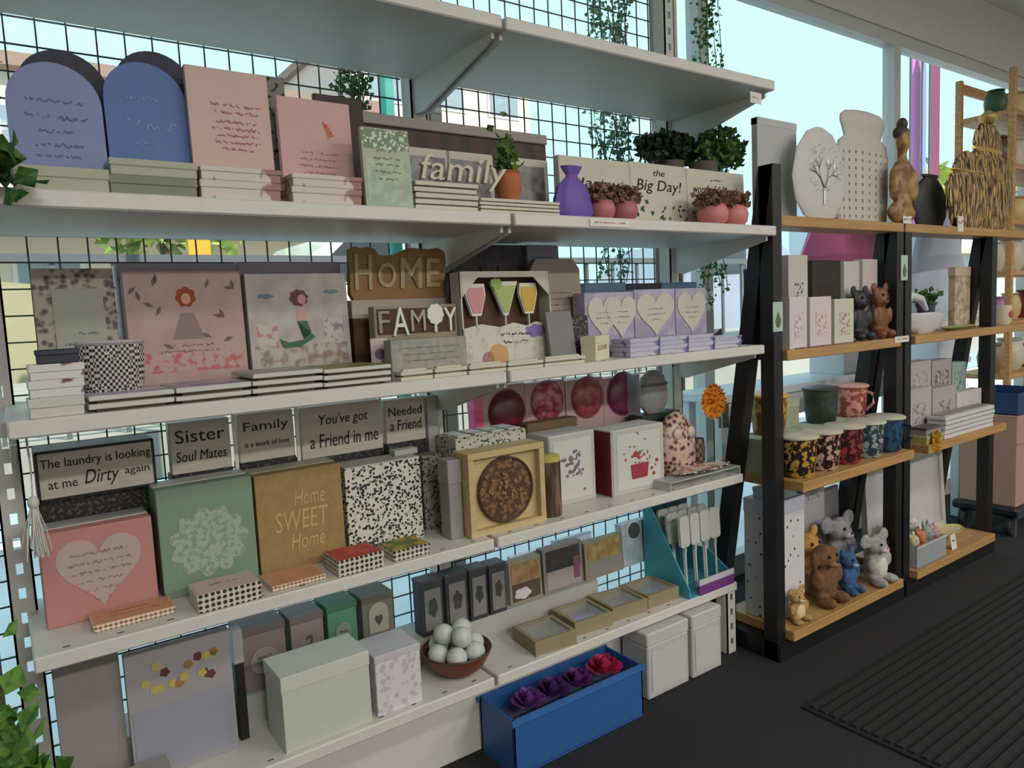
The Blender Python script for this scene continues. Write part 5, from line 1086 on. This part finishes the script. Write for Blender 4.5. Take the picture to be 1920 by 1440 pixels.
plush(1664, 1714, 524, 1.364, z, (128, 78, 42), 'amber brown seated bear figurine beside the black one', name='bear_figurine', cat='figurine', gloss=.5, X=2.594, W=.13, dep=.6)
stack('thin_brown_tile', 'thin brown patterned tile lying before the card boxes', 'tile', (2.21, 1.3252, z, .36, .004), .009, 1, mat((150, 120, 100), .6, c2=(96, 70, 60), tex='noise', scale=60), 'tiles on the second board', None, .001, 3)
# tags on the posts
for px, py, lb in ((1459, 594, 'pale green plant picture tag on the black post by the card boxes'), (1696, 502, 'pale green plant picture tag on the middle black posts')):
    p = atY(px, py, 1.337); t = T('picture_tag', lb, 'tag', (p.x, 1.3385, p.z-.045)); obj('card', MB().box(-.024, .024, -.0015, .0012, 0, .09, .0004), mat((176, 200, 184), .6), t); inlay(t, 'plant_print', [(-.006, .012), (.006, .012), (.016, .034), (.006, .05), (.0, .062), (-.008, .046), (-.014, .03)], mat((98, 108, 62), .7), -.0015, .0006)
# second ladder shelf, second board
F_ = fit(1712, 1796, 552, None, 1.345, z); xc, Y, _, wd, h = F_
t = T('shell_dish', 'white curled shell shaped ceramic dish with brown inside', 'dish', (xc, 1.40, z)); mb = MB()
mb.lathe([(wd*.2, 0), (wd*.42, h*.2), (wd*.5, h*.5), (wd*.46, h*.52), (wd*.3, h*.2)], 28, None, 1, .05/(wd*.5))
obj('dish_bowl', mb, mat((214, 214, 218), .3), t, smooth=True); obj('curl', MB().tube([(-wd*.34, .02, h*.3), (-wd*.3, .025, h*.7), (-wd*.12, .025, h), (wd*.1, .02, h*.9), (wd*.2, .015, h*.6)], [.012, .016, .018, .015, .008], 10), mat((206, 204, 204), .35), t, smooth=True); obj('brown_pad', MB().ell((-.02, 0, h*.4), (wd*.16, .02, .012), 14, 8), mat((120, 92, 70), .8), t, smooth=True)
F_ = fit(1724, 1766, 522, None, 1.44, z); t = T('succulent', 'small bright green succulent behind the shell dish', 'plant', (F_[0], 1.46, z)); mb = MB(); rnd = random.Random(3); leaves(mb, [(rnd.gauss(0, .025), rnd.gauss(0, .01), .11+abs(rnd.gauss(0, .02))) for i in range(120)], .03, rnd, .5); obj('foliage', mb, mat((80, 116, 50), .7), t)['kind'] = 'stuff'; obj('pot', MB().lathe([(.025, 0), (.034, .1), (.036, .115), (.028, .115)], 18), mat((60, 60, 58), .6), t, smooth=True)
F_ = fit(1786, 1846, 598, None, 1.345, z); t = T('leaf_dish', 'shallow green leaf shaped dish near the shell dish', 'dish', (F_[0], 1.385, z)); r = F_[3]/2; obj('leaf_plate', MB().lathe([(r*.6, 0), (r, .012), (r*.95, .016), (r*.55, .006)], 24, None, 1, .035/r), mat((140, 150, 90), .5), t, smooth=True); obj('leaf_rib', MB().tube([(-r*.8, 0, .013), (0, 0, .008), (r*.8, 0, .013)], .002, 5), mat((104, 116, 66), .6), t)
F_ = fit(1868, 1930, 585, None, 1.36, z); t = T('pink_flower_mug', 'cream mug with a pink flower near the end of the board', 'mug', (3.70, 1.40, z)); obj('cup', MB().lathe([(.035, 0), (.042, .02), (.043, .085), (.039, .085), (.037, .02)], 24), mat((206, 196, 176), .4), t, smooth=True); obj('handle', MB().tube([(.04, 0, .07), (.062, 0, .065), (.066, 0, .04), (.041, 0, .02)], .005, 8), mat((206, 196, 176), .4), t, smooth=True); obj('flower_print', MB().ell((0, -.041, .045), (.018, .004, .018), 12, 6), mat((190, 60, 90), .6), t)
for k, (px0, px1, pt, c, lb) in enumerate(((1788, 1826, 500, (196, 176, 150), 'beige printed bag hanging tall behind the leaf dish'), (1822, 1846, 545, (206, 204, 194), 'pale grey tall box beside the black post on the second board'))):
    F_ = fit(px0, px1, pt, None, 1.42+.03*k, z); F_ = (3.375, 1.42, z, .145, F_[4]) if k == 0 else F_; gbox('tall_pack', lb, 'box', F_, .03, mat(c, .7, c2=tuple(int(v*.8) for v in c), tex='noise', scale=30), mat(c, .6), .15)
# ---- third boards (z .585)
z = .585
def mug(px0, px1, pt, Y, zz, c, c2, label, sc=60, lo=.5, hi=.56, inner=(206, 200, 178), wide=True, hand=1, key='mug', grp=None, X=None, W=None, rz=0):
    F_ = fit(px0, px1, pt, None, Y, zz); xc, _, _, wd, h = F_; r = wd/2*.86 if W is None else W/2/1.08; t = T(key, label, 'mug', (xc if X is None else X, Y+r*1.08, zz), rz, group=grp)
    obj('cup', MB().lathe([(r*.72, 0), (r*.84, h*.06), (r*.92, h*.4), (r*.98, h*.9), (r*.93, h*.92), (r*.84, h*.3), (r*.6, h*.1)], 28), mat(c, .35, c2=c2, tex='noise', scale=sc, lo=lo, hi=hi), t, smooth=True)
    obj('lid', MB().lathe([(r*.98, h*.9), (r*1.08, h*.93), (r*1.08, h*.97), (r*.98, h), (r*.2, h*1.01)], 28), mat(inner, .4), t, smooth=True)
    if hand: obj('handle', MB().tube([(r*.9, -r*.1, h*.78), (r*1.3, -r*.25, h*.74), (r*1.38, -r*.28, h*.45), (r*.92, -r*.1, h*.22)], r*.1, 8), mat(c2, .4), t, smooth=True)
for a in ((1484, 1542, 822, (40, 26, 30), (190, 150, 60), 'dark mug with yellow flower print and cream lid at the board end'), (1536, 1584, 812, (46, 24, 24), (190, 160, 140), 'dark brown mug with cream speckles and cream lid'), (1580, 1626, 802, (52, 26, 26), (150, 56, 60), 'dark mug with red print and cream lid'), (1624, 1662, 794, (48, 62, 72), (150, 160, 160), 'slate blue mug with white lettering and cream lid'), (1662, 1706, 784, (38, 84, 106), (28, 44, 70), 'teal blue mug with cream lid beside the middle posts')):
    mug(a[0], a[1], a[2], 1.278, z, a[3], a[4], a[5], hand=(a[0] == 1662), W=.133, X={1484: 2.050, 1536: 2.187, 1580: 2.3235, 1624: 2.460, 1662: 2.5945}[a[0]], rz=-1.25)
SAGE = mat((168, 172, 144), .65)
xs = [1.982, 2.115, 2.25, 2.385, 2.52]
for i, x in enumerate(xs):
    gbox('sage_mug_box', 'sage green mug carton in the row behind the lidded mugs', 'box', (x+.064, 1.425, z, .128, .115), .108, SAGE, mat((176, 180, 152), .65), .2, group='sage cartons behind the lidded mugs')
for pl, pr, pt, c, c2, lb, hd in ((1432, 1496, 742, (120, 82, 30), (206, 150, 50), 'amber yellow mug on the sage cartons behind the post', 0), (1524, 1580, 730, (58, 68, 60), (48, 56, 50), 'dark green mug on the sage cartons', 0), (1590, 1656, 722, (150, 74, 64), (206, 150, 140), 'red floral mug on the sage cartons', 1)):
    mug(pl, pr, pt, 1.412, z+.115, c, c2, lb, 45, inner=tuple(min(255, v+20) for v in c2), hand=hd, W=.13, X={1432: 2.092, 1524: 2.40, 1590: 2.594}[pl], rz=-1.25)
gbox('sage_carton', 'taller sage green carton at the back of the sage carton row', 'box', (2.246, 1.49, z+.115, .09, .10), .03, mat((150, 156, 130), .65), mat((160, 164, 140), .65), .3)
# orange starburst price sign
def star(px, py, Y, zb, R, c, label, n=22, stick=True):
    p = atY(px, py, Y); t = T('starburst_sign', label, 'price sign', (p.x, Y, zb), -.6 if stick else 0); zc = p.z-zb
    pts = []
    for i in range(2*n): a = PI*i/n; q = R*(1 if i % 2 else .84); pts.append((q*math.cos(a), zc+q*1.45*math.sin(a)))
    obj('starburst_card', MB().prism(pts, -.0012, .0012), mat(c, .6), t)
    mb = MB(); rnd = random.Random(int(px))
    for k in range(90):
        a, q = rnd.uniform(0, 6.28), rnd.uniform(.0, .92)*R; mb.tube([(q*math.cos(a), -.001, zc+q*1.45*math.sin(a)), (q*1.12*math.cos(a), -.012, zc+q*1.6*math.sin(a))], [.003, .0008], 4)
    obj('fluff', mb, mat(tuple(max(0, int(v*.92)) for v in c), .8), t)['kind'] = 'stuff'
    if stick:
        obj('stick', MB().tube([(0, .002, 0), (0, .002, zc)], .002, 6), BLACK, t); obj('foot', MB().box(-.015, .015, -.01, .014, 0, .006, .001), BLACK, t)
star(1338, 753, 1.552, zH, .043, (255, 156, 16), 'bright orange starburst flower sign on a black stick')
p = atY(1755, 827, 1.2738); star(1755, 827, 1.2738, p.z, .03, (214, 160, 40), 'small golden starburst tag on the oak board edge', 14, False)
F_ = fit(1330, 1378, 805, None, 1.575, zH); t = T('brown_pot', 'brown patterned pot at the end of the third white shelf', 'pot', (1.872, 1.602, zH)); obj('pot_body', MB().lathe([(.02, 0), (.028, .02), (.03, .07), (.026, .1), (.023, .1), (.025, .06)], 22), mat((78, 56, 54), .5, c2=(150, 116, 100), tex='check', scale=70, lo=.4, hi=.6), t, smooth=True); obj('pot_base', MB().lathe([(.022, -.0), (.026, .004), (.022, .01)], 20), mat((50, 36, 38), .6), t, smooth=True)
# second ladder shelf, third board: printed boxes and books
for pl, pr, pt, Y, c, c2, lb in ((1706, 1752, 676, 1.44, (176, 166, 166), (150, 136, 140), 'grey pink printed box standing at the back of the third board'), (1754, 1796, 672, 1.44, (160, 158, 156), (92, 86, 84), 'grey printed box with dark figure at the back of the third board'), (1798, 1826, 676, 1.445, (146, 168, 160), (100, 120, 116), 'greenish narrow box beside the black post on the third board')):
    F_ = fit(pl, pr, pt, None, Y, z); xa, xb = {1706: (2.94, 3.12), 1754: (3.13, 3.30), 1798: (3.31, 3.44)}[pl]; F_ = ((xa+xb)/2, 1.43, z, xb-xa, F_[4]); t, wd, h = gbox('printed_box', lb, 'box', F_, .05, mat(c, .6)); inlay(t, 'print', rectp(0, h*.6, wd*.7, h*.5), mat(c, .6, c2=c2, tex='noise', scale=50, lo=.5, hi=.58), 0, .0008)
for pl, pr, pt, Y, c, c2, lb in ((1704, 1760, 728, 1.36, (176, 168, 168), (120, 112, 114), 'low grey box with tiny black print on the third board'), (1762, 1812, 722, 1.37, (170, 164, 160), (96, 90, 84), 'low grey box with olive picture on the third board'), (1814, 1872, 728, 1.36, (196, 190, 186), (170, 166, 160), 'plain off white upright box near the board end')):
    F_ = fit(pl, pr, pt, None, Y, z); xa, xb = {1704: (2.80, 3.0), 1762: (3.01, 3.21), 1814: (3.22, 3.45)}[pl]; F_ = ((xa+xb)/2, 1.372, z, xb-xa, F_[4]); t, wd, h = gbox('printed_box', lb, 'box', F_, .045, mat(c, .6)); inlay(t, 'print', rectp(0, h*.5, wd*.5, h*.4), mat(c, .6, c2=c2, tex='noise', scale=60, lo=.5, hi=.58), 0, .0008)
F_ = fit(1762, 1872, 770, None, 1.285, z); Fs = (3.142, 1.285, z, .43, F_[4]); stack('white_book', 'white hardback book in the flat pile on the third board', 'book', Fs, .07, 5, mat((206, 204, 204), .55), 'white books piled on the third board', mat((150, 146, 144), .7), .004, 8, .2)
gbox('yellow_green_tin', 'flat yellow green tin lying beside the pile of white books', 'box', (2.845, 1.285, z, .13, .03), .07, mat((170, 172, 100), .5), mat((180, 182, 110), .5), .4)
gbox('dark_edged_case', 'grey case with dark edges on the yellow green tin', 'box', (2.845, 1.29, z+.03, .12, .03), .06, mat((150, 140, 138), .5), mat((84, 76, 76), .5), .3)
# ---- bottom boards (z .095)
z = .095
F_ = fit(1476, 1520, 905, None, 1.37, z)
t, wd, h = gbox('spotted_carton', 'tall white carton with small dark leaf specks behind the post', 'box', (2.075, 1.388, z, .17, .40), .12, mat((66, 66, 66), .6, c2=(206, 204, 206), tex='voronoi', scale=38, lo=.16, hi=.2), mat((196, 200, 214), .5), .12)
F_ = fit(1388, 1440, 905, None, 1.5, z); 
gbox('glossy_lid_box', 'glossy pale blue box on the tall speckled carton', 'box', (2.075, 1.40, z+.40, .12, .035), .09, mat((190, 206, 230), .15), mat((200, 212, 232), .15), .4)
F_ = fit(1524, 1582, 888, None, 1.556, z); F_ = (2.335, 1.556, z, .21, F_[4]); panel('charcoal_sack', 'charcoal folded sack at the back of the bottom board', 'bag', F_, .012, mat((70, 68, 70), .8, c2=(58, 56, 58), tex='noise', scale=20), -.03)
F_ = fit(1574, 1640, 892, 965, 1.475); t, wd, h = panel('paper_tag', 'pale grey paper sheet with dark prints above the soft toys', 'tag', (2.478, 1.549, z, .14, F_[2]-z+F_[4]), .003, mat((176, 174, 178), .6), -.02); inlay(t, 'print', rectp(0, h*.86, wd*.6, h*.12), mat((120, 122, 122), .6, c2=(176, 174, 178), tex='noise', scale=60), 0, .0008)
F_ = fit(1632, 1664, 890, None, 1.535, z); F_ = (2.607, 1.552, z, .096, F_[4]); panel('grey_board', 'plain grey board leaning at the back of the bottom board', 'board', F_, .012, mat((130, 126, 126), .7), -.03)
plush(1470, 1536, 1094, 1.355, z, (186, 150, 96), 'small golden teddy with cream tummy at the board corner', belly=(220, 200, 150), muzzle=(224, 206, 160), X=2.06)
plush(1516, 1606, 1000, 1.384, z, (120, 84, 54), 'brown shaggy soft dog in the middle of the bottom board', ears='flop', muzzle=(150, 112, 76), X=2.262, W=.165)
F_ = fit(1516, 1606, 1000, None, 1.40, z)
plush(1556, 1616, 958, 1.494, z, (190, 140, 66), 'golden orange soft cat sitting behind the brown dog', ears='round', muzzle=(214, 176, 110), X=2.335, W=.165)
plush(1604, 1672, 932, 1.492, z, (150, 148, 152), 'grey koala soft toy with big ears at the back', ears='big', muzzle=(176, 172, 174), nose=(60, 56, 60), X=2.543, W=.228)
plush(1622, 1686, 985, 1.36, z, (168, 168, 160), 'grey white soft mouse with pink ears sitting in front', ears='big', muzzle=(206, 196, 190), nose=(206, 130, 150), X=2.560, belly=(204, 200, 190), W=.194)
plush(1600, 1634, 1012, 1.376, z, (58, 96, 140), 'small blue soft bear between the larger toys', muzzle=(150, 180, 206), X=2.402, W=.1)
plush(1700, 1738, 990, 1.40, z, (92, 92, 88), 'dark grey soft toy peeping from behind the dog', X=2.165, ears='round', name='soft_toy') if 0 else None
# tub of soft toys and white frame on the second ladder shelf
t = T('clear_tub', 'clear plastic tub full of small soft toys on the bottom board', 'tub', (2.915, 1.325, z)); wd, dp, h = .24, .17, .085
PLM = mat((190, 200, 206), .15, alpha=.45)
for a in ((-wd/2, wd/2, 0, .003), (-wd/2, wd/2, dp-.003, dp), (-wd/2, -wd/2+.003, 0, dp), (wd/2-.003, wd/2, 0, dp)): obj('tub_wall', MB().box(a[0], a[1], a[2], a[3], 0, h), PLM, t)
obj('tub_floor', MB().box(-wd/2, wd/2, 0, dp, 0, .004), PLM, t); obj('tub_rim', MB().box(-wd/2-.004, wd/2+.004, -.004, 0, h-.006, h+.002), mat((206, 212, 216), .2, alpha=.8), t)
toys = [((206, 190, 160), 'cream soft chick in the clear tub', 'round'), ((206, 130, 80), 'orange soft fox in the clear tub', 'round'), ((150, 170, 156), 'sage soft rabbit in the clear tub', 'long'), ((206, 160, 160), 'pink soft pig in the clear tub', 'round'), ((206, 160, 70), 'yellow orange soft lion in the clear tub', 'round'), ((176, 190, 170), 'mint soft elephant in the clear tub', 'big'), ((214, 206, 190), 'white soft lamb in the clear tub', 'flop')]
for i, (c, lb, er) in enumerate(toys):
    x = 2.829+.0575*(i % 4)+(.0287 if i > 3 else 0); y = 1.366+.078*(i//4)
    b = T('small_soft_toy', lb, 'soft toy', (x, y, z+.004), .3*math.sin(i*2.1)); h_ = .132+.03*(i//4)+.005*((i*37) % 3)
    P = [((0, .0, .3*h_), (.2*h_, .15*h_, .3*h_)), ((0, -.01, .7*h_), (.2*h_, .16*h_, .19*h_)), ((0, -.12*h_, .64*h_), (.09*h_, .08*h_, .07*h_))]
    for s in (-1, 1): P.append(((s*.13*h_, 0, .88*h_), (.065*h_, .05*h_, .09*h_)) if er == 'round' else ((s*.08*h_, 0, .94*h_), (.045*h_, .04*h_, .15*h_)) if er == 'long' else ((s*.14*h_, 0, .76*h_), (.07*h_, .04*h_, .12*h_)))
    blobs('body', P, mat(c, .9, c2=tuple(int(v*.84) for v in c), tex='noise', scale=60, lo=.35, hi=.65, bump=.4), b, .004)
    obj('nose', MB().ell((0, -.2*h_, .66*h_), .004, 8, 6), mat((60, 44, 44), .5), b)
    for s in (-1, 1): obj('eye', MB().ell((s*.07*h_, -.15*h_-.006, .75*h_), .0032, 8, 6), BLACK, b)
F_ = fit(1740, 1872, 895, None, 1.47, z); x0, x1 = 2.79, 3.45
t = T('white_tray_frame', 'large white framed panel leaning behind the tub of toys', 'frame', ((x0+x1)/2, 1.508, z), 0, -.06); wd = x1-x0; h = .37; b = .028
obj('frame_panel', MB().box(-wd/2+b, wd/2-b, .012, .018, b, h-b), mat((196, 194, 194), .6), t)
for a in ((-wd/2, wd/2, 0, b), (-wd/2, wd/2, h-b, h), (-wd/2, -wd/2+b, b, h-b), (wd/2-b, wd/2, b, h-b)): obj('frame_rail', MB().box(a[0], a[1], 0, .025, a[2], a[3], .001), mat((206, 204, 196), .5), t)
def brownplush():
    b = T('curled_soft_toy', 'brown curled soft hedgehog at the back of the toy tub', 'soft toy', (2.88, 1.44-.005, z+.2))
for px, c, lb, X in ((1790, (196, 180, 90), 'yellow boat shaped dish leaning on the white frame', 3.22),):
    t = T('boat_dish', lb, 'dish', (X, 1.40, z)); obj('dish_body', MB().lathe([(.03, 0), (.06, .02), (.1, .05), (.095, .052), (.05, .02)], 24, None, 1, .45), mat(c, .5), t, smooth=True); obj('inner_glaze', MB().lathe([(.02, .018), (.07, .034), (.09, .051), (.02, .045)], 24, None, 1, .42), mat((214, 196, 150), .5), t, smooth=True)
t = T('orange_fruit_toy', 'round orange fruit toy beside the toy tub', 'toy', (3.09, 1.385, z+.0)); obj('fruit', MB().ell((0, 0, .032), .032, 18, 12), mat((214, 140, 50), .6), t, smooth=True); obj('leaf', MB().prism([(0, .062), (.012, .07), (.02, .066), (.01, .06)], -.002, .002), GRN, t)
p = T('hang_tag', 'white square price tag standing beside the orange fruit toy', 'price tag', (3.13, 1.335, z), 0, -.15); obj('card', MB().box(-.022, .022, 0, .0015, 0, .06), mat((214, 212, 208), .6), p); scrib(p, [(0, .036, .026, .016)], GREYINK, 0, 91)
# ================================================================== far end: pine rack, carton on a trolley
t = T('pine_rack', 'warm pine display rack of pots at the end of the window', 'shelving unit', (4.27, 1.57, 0)); PINE = mat((196, 150, 96), .55, c2=(178, 132, 80), tex='noise', scale=5, stretch=(1, 12, 12))
for x in (0, .97):
    for y in (0, .25): obj('corner_post', MB().box(x, x+.03, y, y+.03, 0, 2.25, .002), PINE, t)
lv = [.38, .70, .98, 1.24, 1.50, 1.78, 2.05]
for q in lv: obj('shelf', MB().box(.005, .995, .005, .275, q-.025, q, .002), PINE, t)
obj('back_rail', MB().box(.03, .97, .26, .275, 2.19, 2.24), PINE, t)
rnd = random.Random(21); cols = [(196, 92, 44), (206, 196, 176), (60, 92, 70), (150, 120, 96), (120, 40, 50), (206, 180, 120), (176, 130, 170), (90, 74, 60)]
nm = {(196, 92, 44): 'orange', (206, 196, 176): 'cream', (60, 92, 70): 'dark green', (150, 120, 96): 'tan', (120, 40, 50): 'wine red', (206, 180, 120): 'straw yellow', (176, 130, 170): 'mauve', (90, 74, 60): 'dark brown'}
ords = ['bottom', 'second', 'third', 'fourth', 'fifth', 'sixth', 'top']
for li, q in enumerate(lv):
    for k in range(4):
        c = cols[(li*3+k*5+li*k) % 8]; x = 4.38+k*.23; r = .055+.012*((li+k) % 3); h = .13+.015*((li*2+k) % 4)
        o = T('glazed_pot', '%s glazed pot on the %s board of the pine rack' % (nm[c], ords[li]), 'pot', (x, 1.70, q), group='glazed pots on the pine rack')
        obj('pot_body', MB().lathe([(r*.6, 0), (r*.9, h*.2), (r, h*.55), (r*.8, h*.85), (r*.66, h*.92)], 18), mat(c, .4), o, smooth=True); obj('pot_rim', MB().lathe([(r*.66, h*.91), (r*.78, h*.95), (r*.76, h), (r*.6, h), (r*.58, h*.93)], 18), mat(tuple(int(v*.8) for v in c), .4), o, smooth=True)
P = atZ(1892, 990, 0)
t = T('platform_trolley', 'low black platform trolley with castors at the aisle end', 'trolley', (3.97, 1.47, 0)); obj('deck', MB().box(-.24, .24, -.14, .14, .10, .14, .01), mat((30, 31, 34), .5), t); obj('bumper', MB().box(-.25, .25, -.15, -.14, .1, .135), mat((60, 66, 76), .4), t)
for sx in (-1, 1):
    for sy_ in (-1, 1): wl = obj('castor', MB().lathe([(.01, -.014), (.045, -.014), (.05, -.008), (.05, .008), (.045, .014), (.01, .014)], 16), mat((40, 40, 42), .6), t, loc=(sx*.19, sy_*.1, .05), rot=(PI/2, 0, 0)); obj('castor_fork', MB().box(-.012, .012, -.05, .055, -.02, .02), mat((150, 152, 156), .3, metal=.8), wl)
t = T('shipping_carton', 'dusty pink brown shipping carton on the black trolley', 'box', (3.97, 1.47, .14)); CB = mat((176, 142, 122), .8)
obj('body', MB().box(-.2, .2, -.12, .12, 0, .42, .002), CB, t); obj('flap', MB().box(-.2, .2, -.12, -.002, .42, .424), CB, t); obj('flap', MB().box(-.2, .2, .002, .12, .42, .424), CB, t); obj('tape', MB().box(-.2, .2, -.025, .025, .424, .4255), mat((196, 172, 130), .3), t); scrib(t, [(-.05, .22, .2, .04)], mat((140, 108, 92), .8), -.12, 93); obj('seam_line', MB().box(-.2, .2, -.1208, -.1195, .29, .294), mat((140, 110, 94), .8), t)
o = T('blue_basket', 'dark blue open basket on top of the shipping carton', 'basket', (3.97, 1.47, .5655)); BB = mat((40, 66, 110), .5)
for a in ((-.17, .17, -.11, -.105), (-.17, .17, .105, .11), (-.17, -.165, -.105, .105), (.165, .17, -.105, .105)): obj('basket_wall', MB().box(a[0], a[1], a[2], a[3], 0, .1, .001), BB, o)
obj('basket_floor', MB().box(-.17, .17, -.11, .11, 0, .004), BB, o)
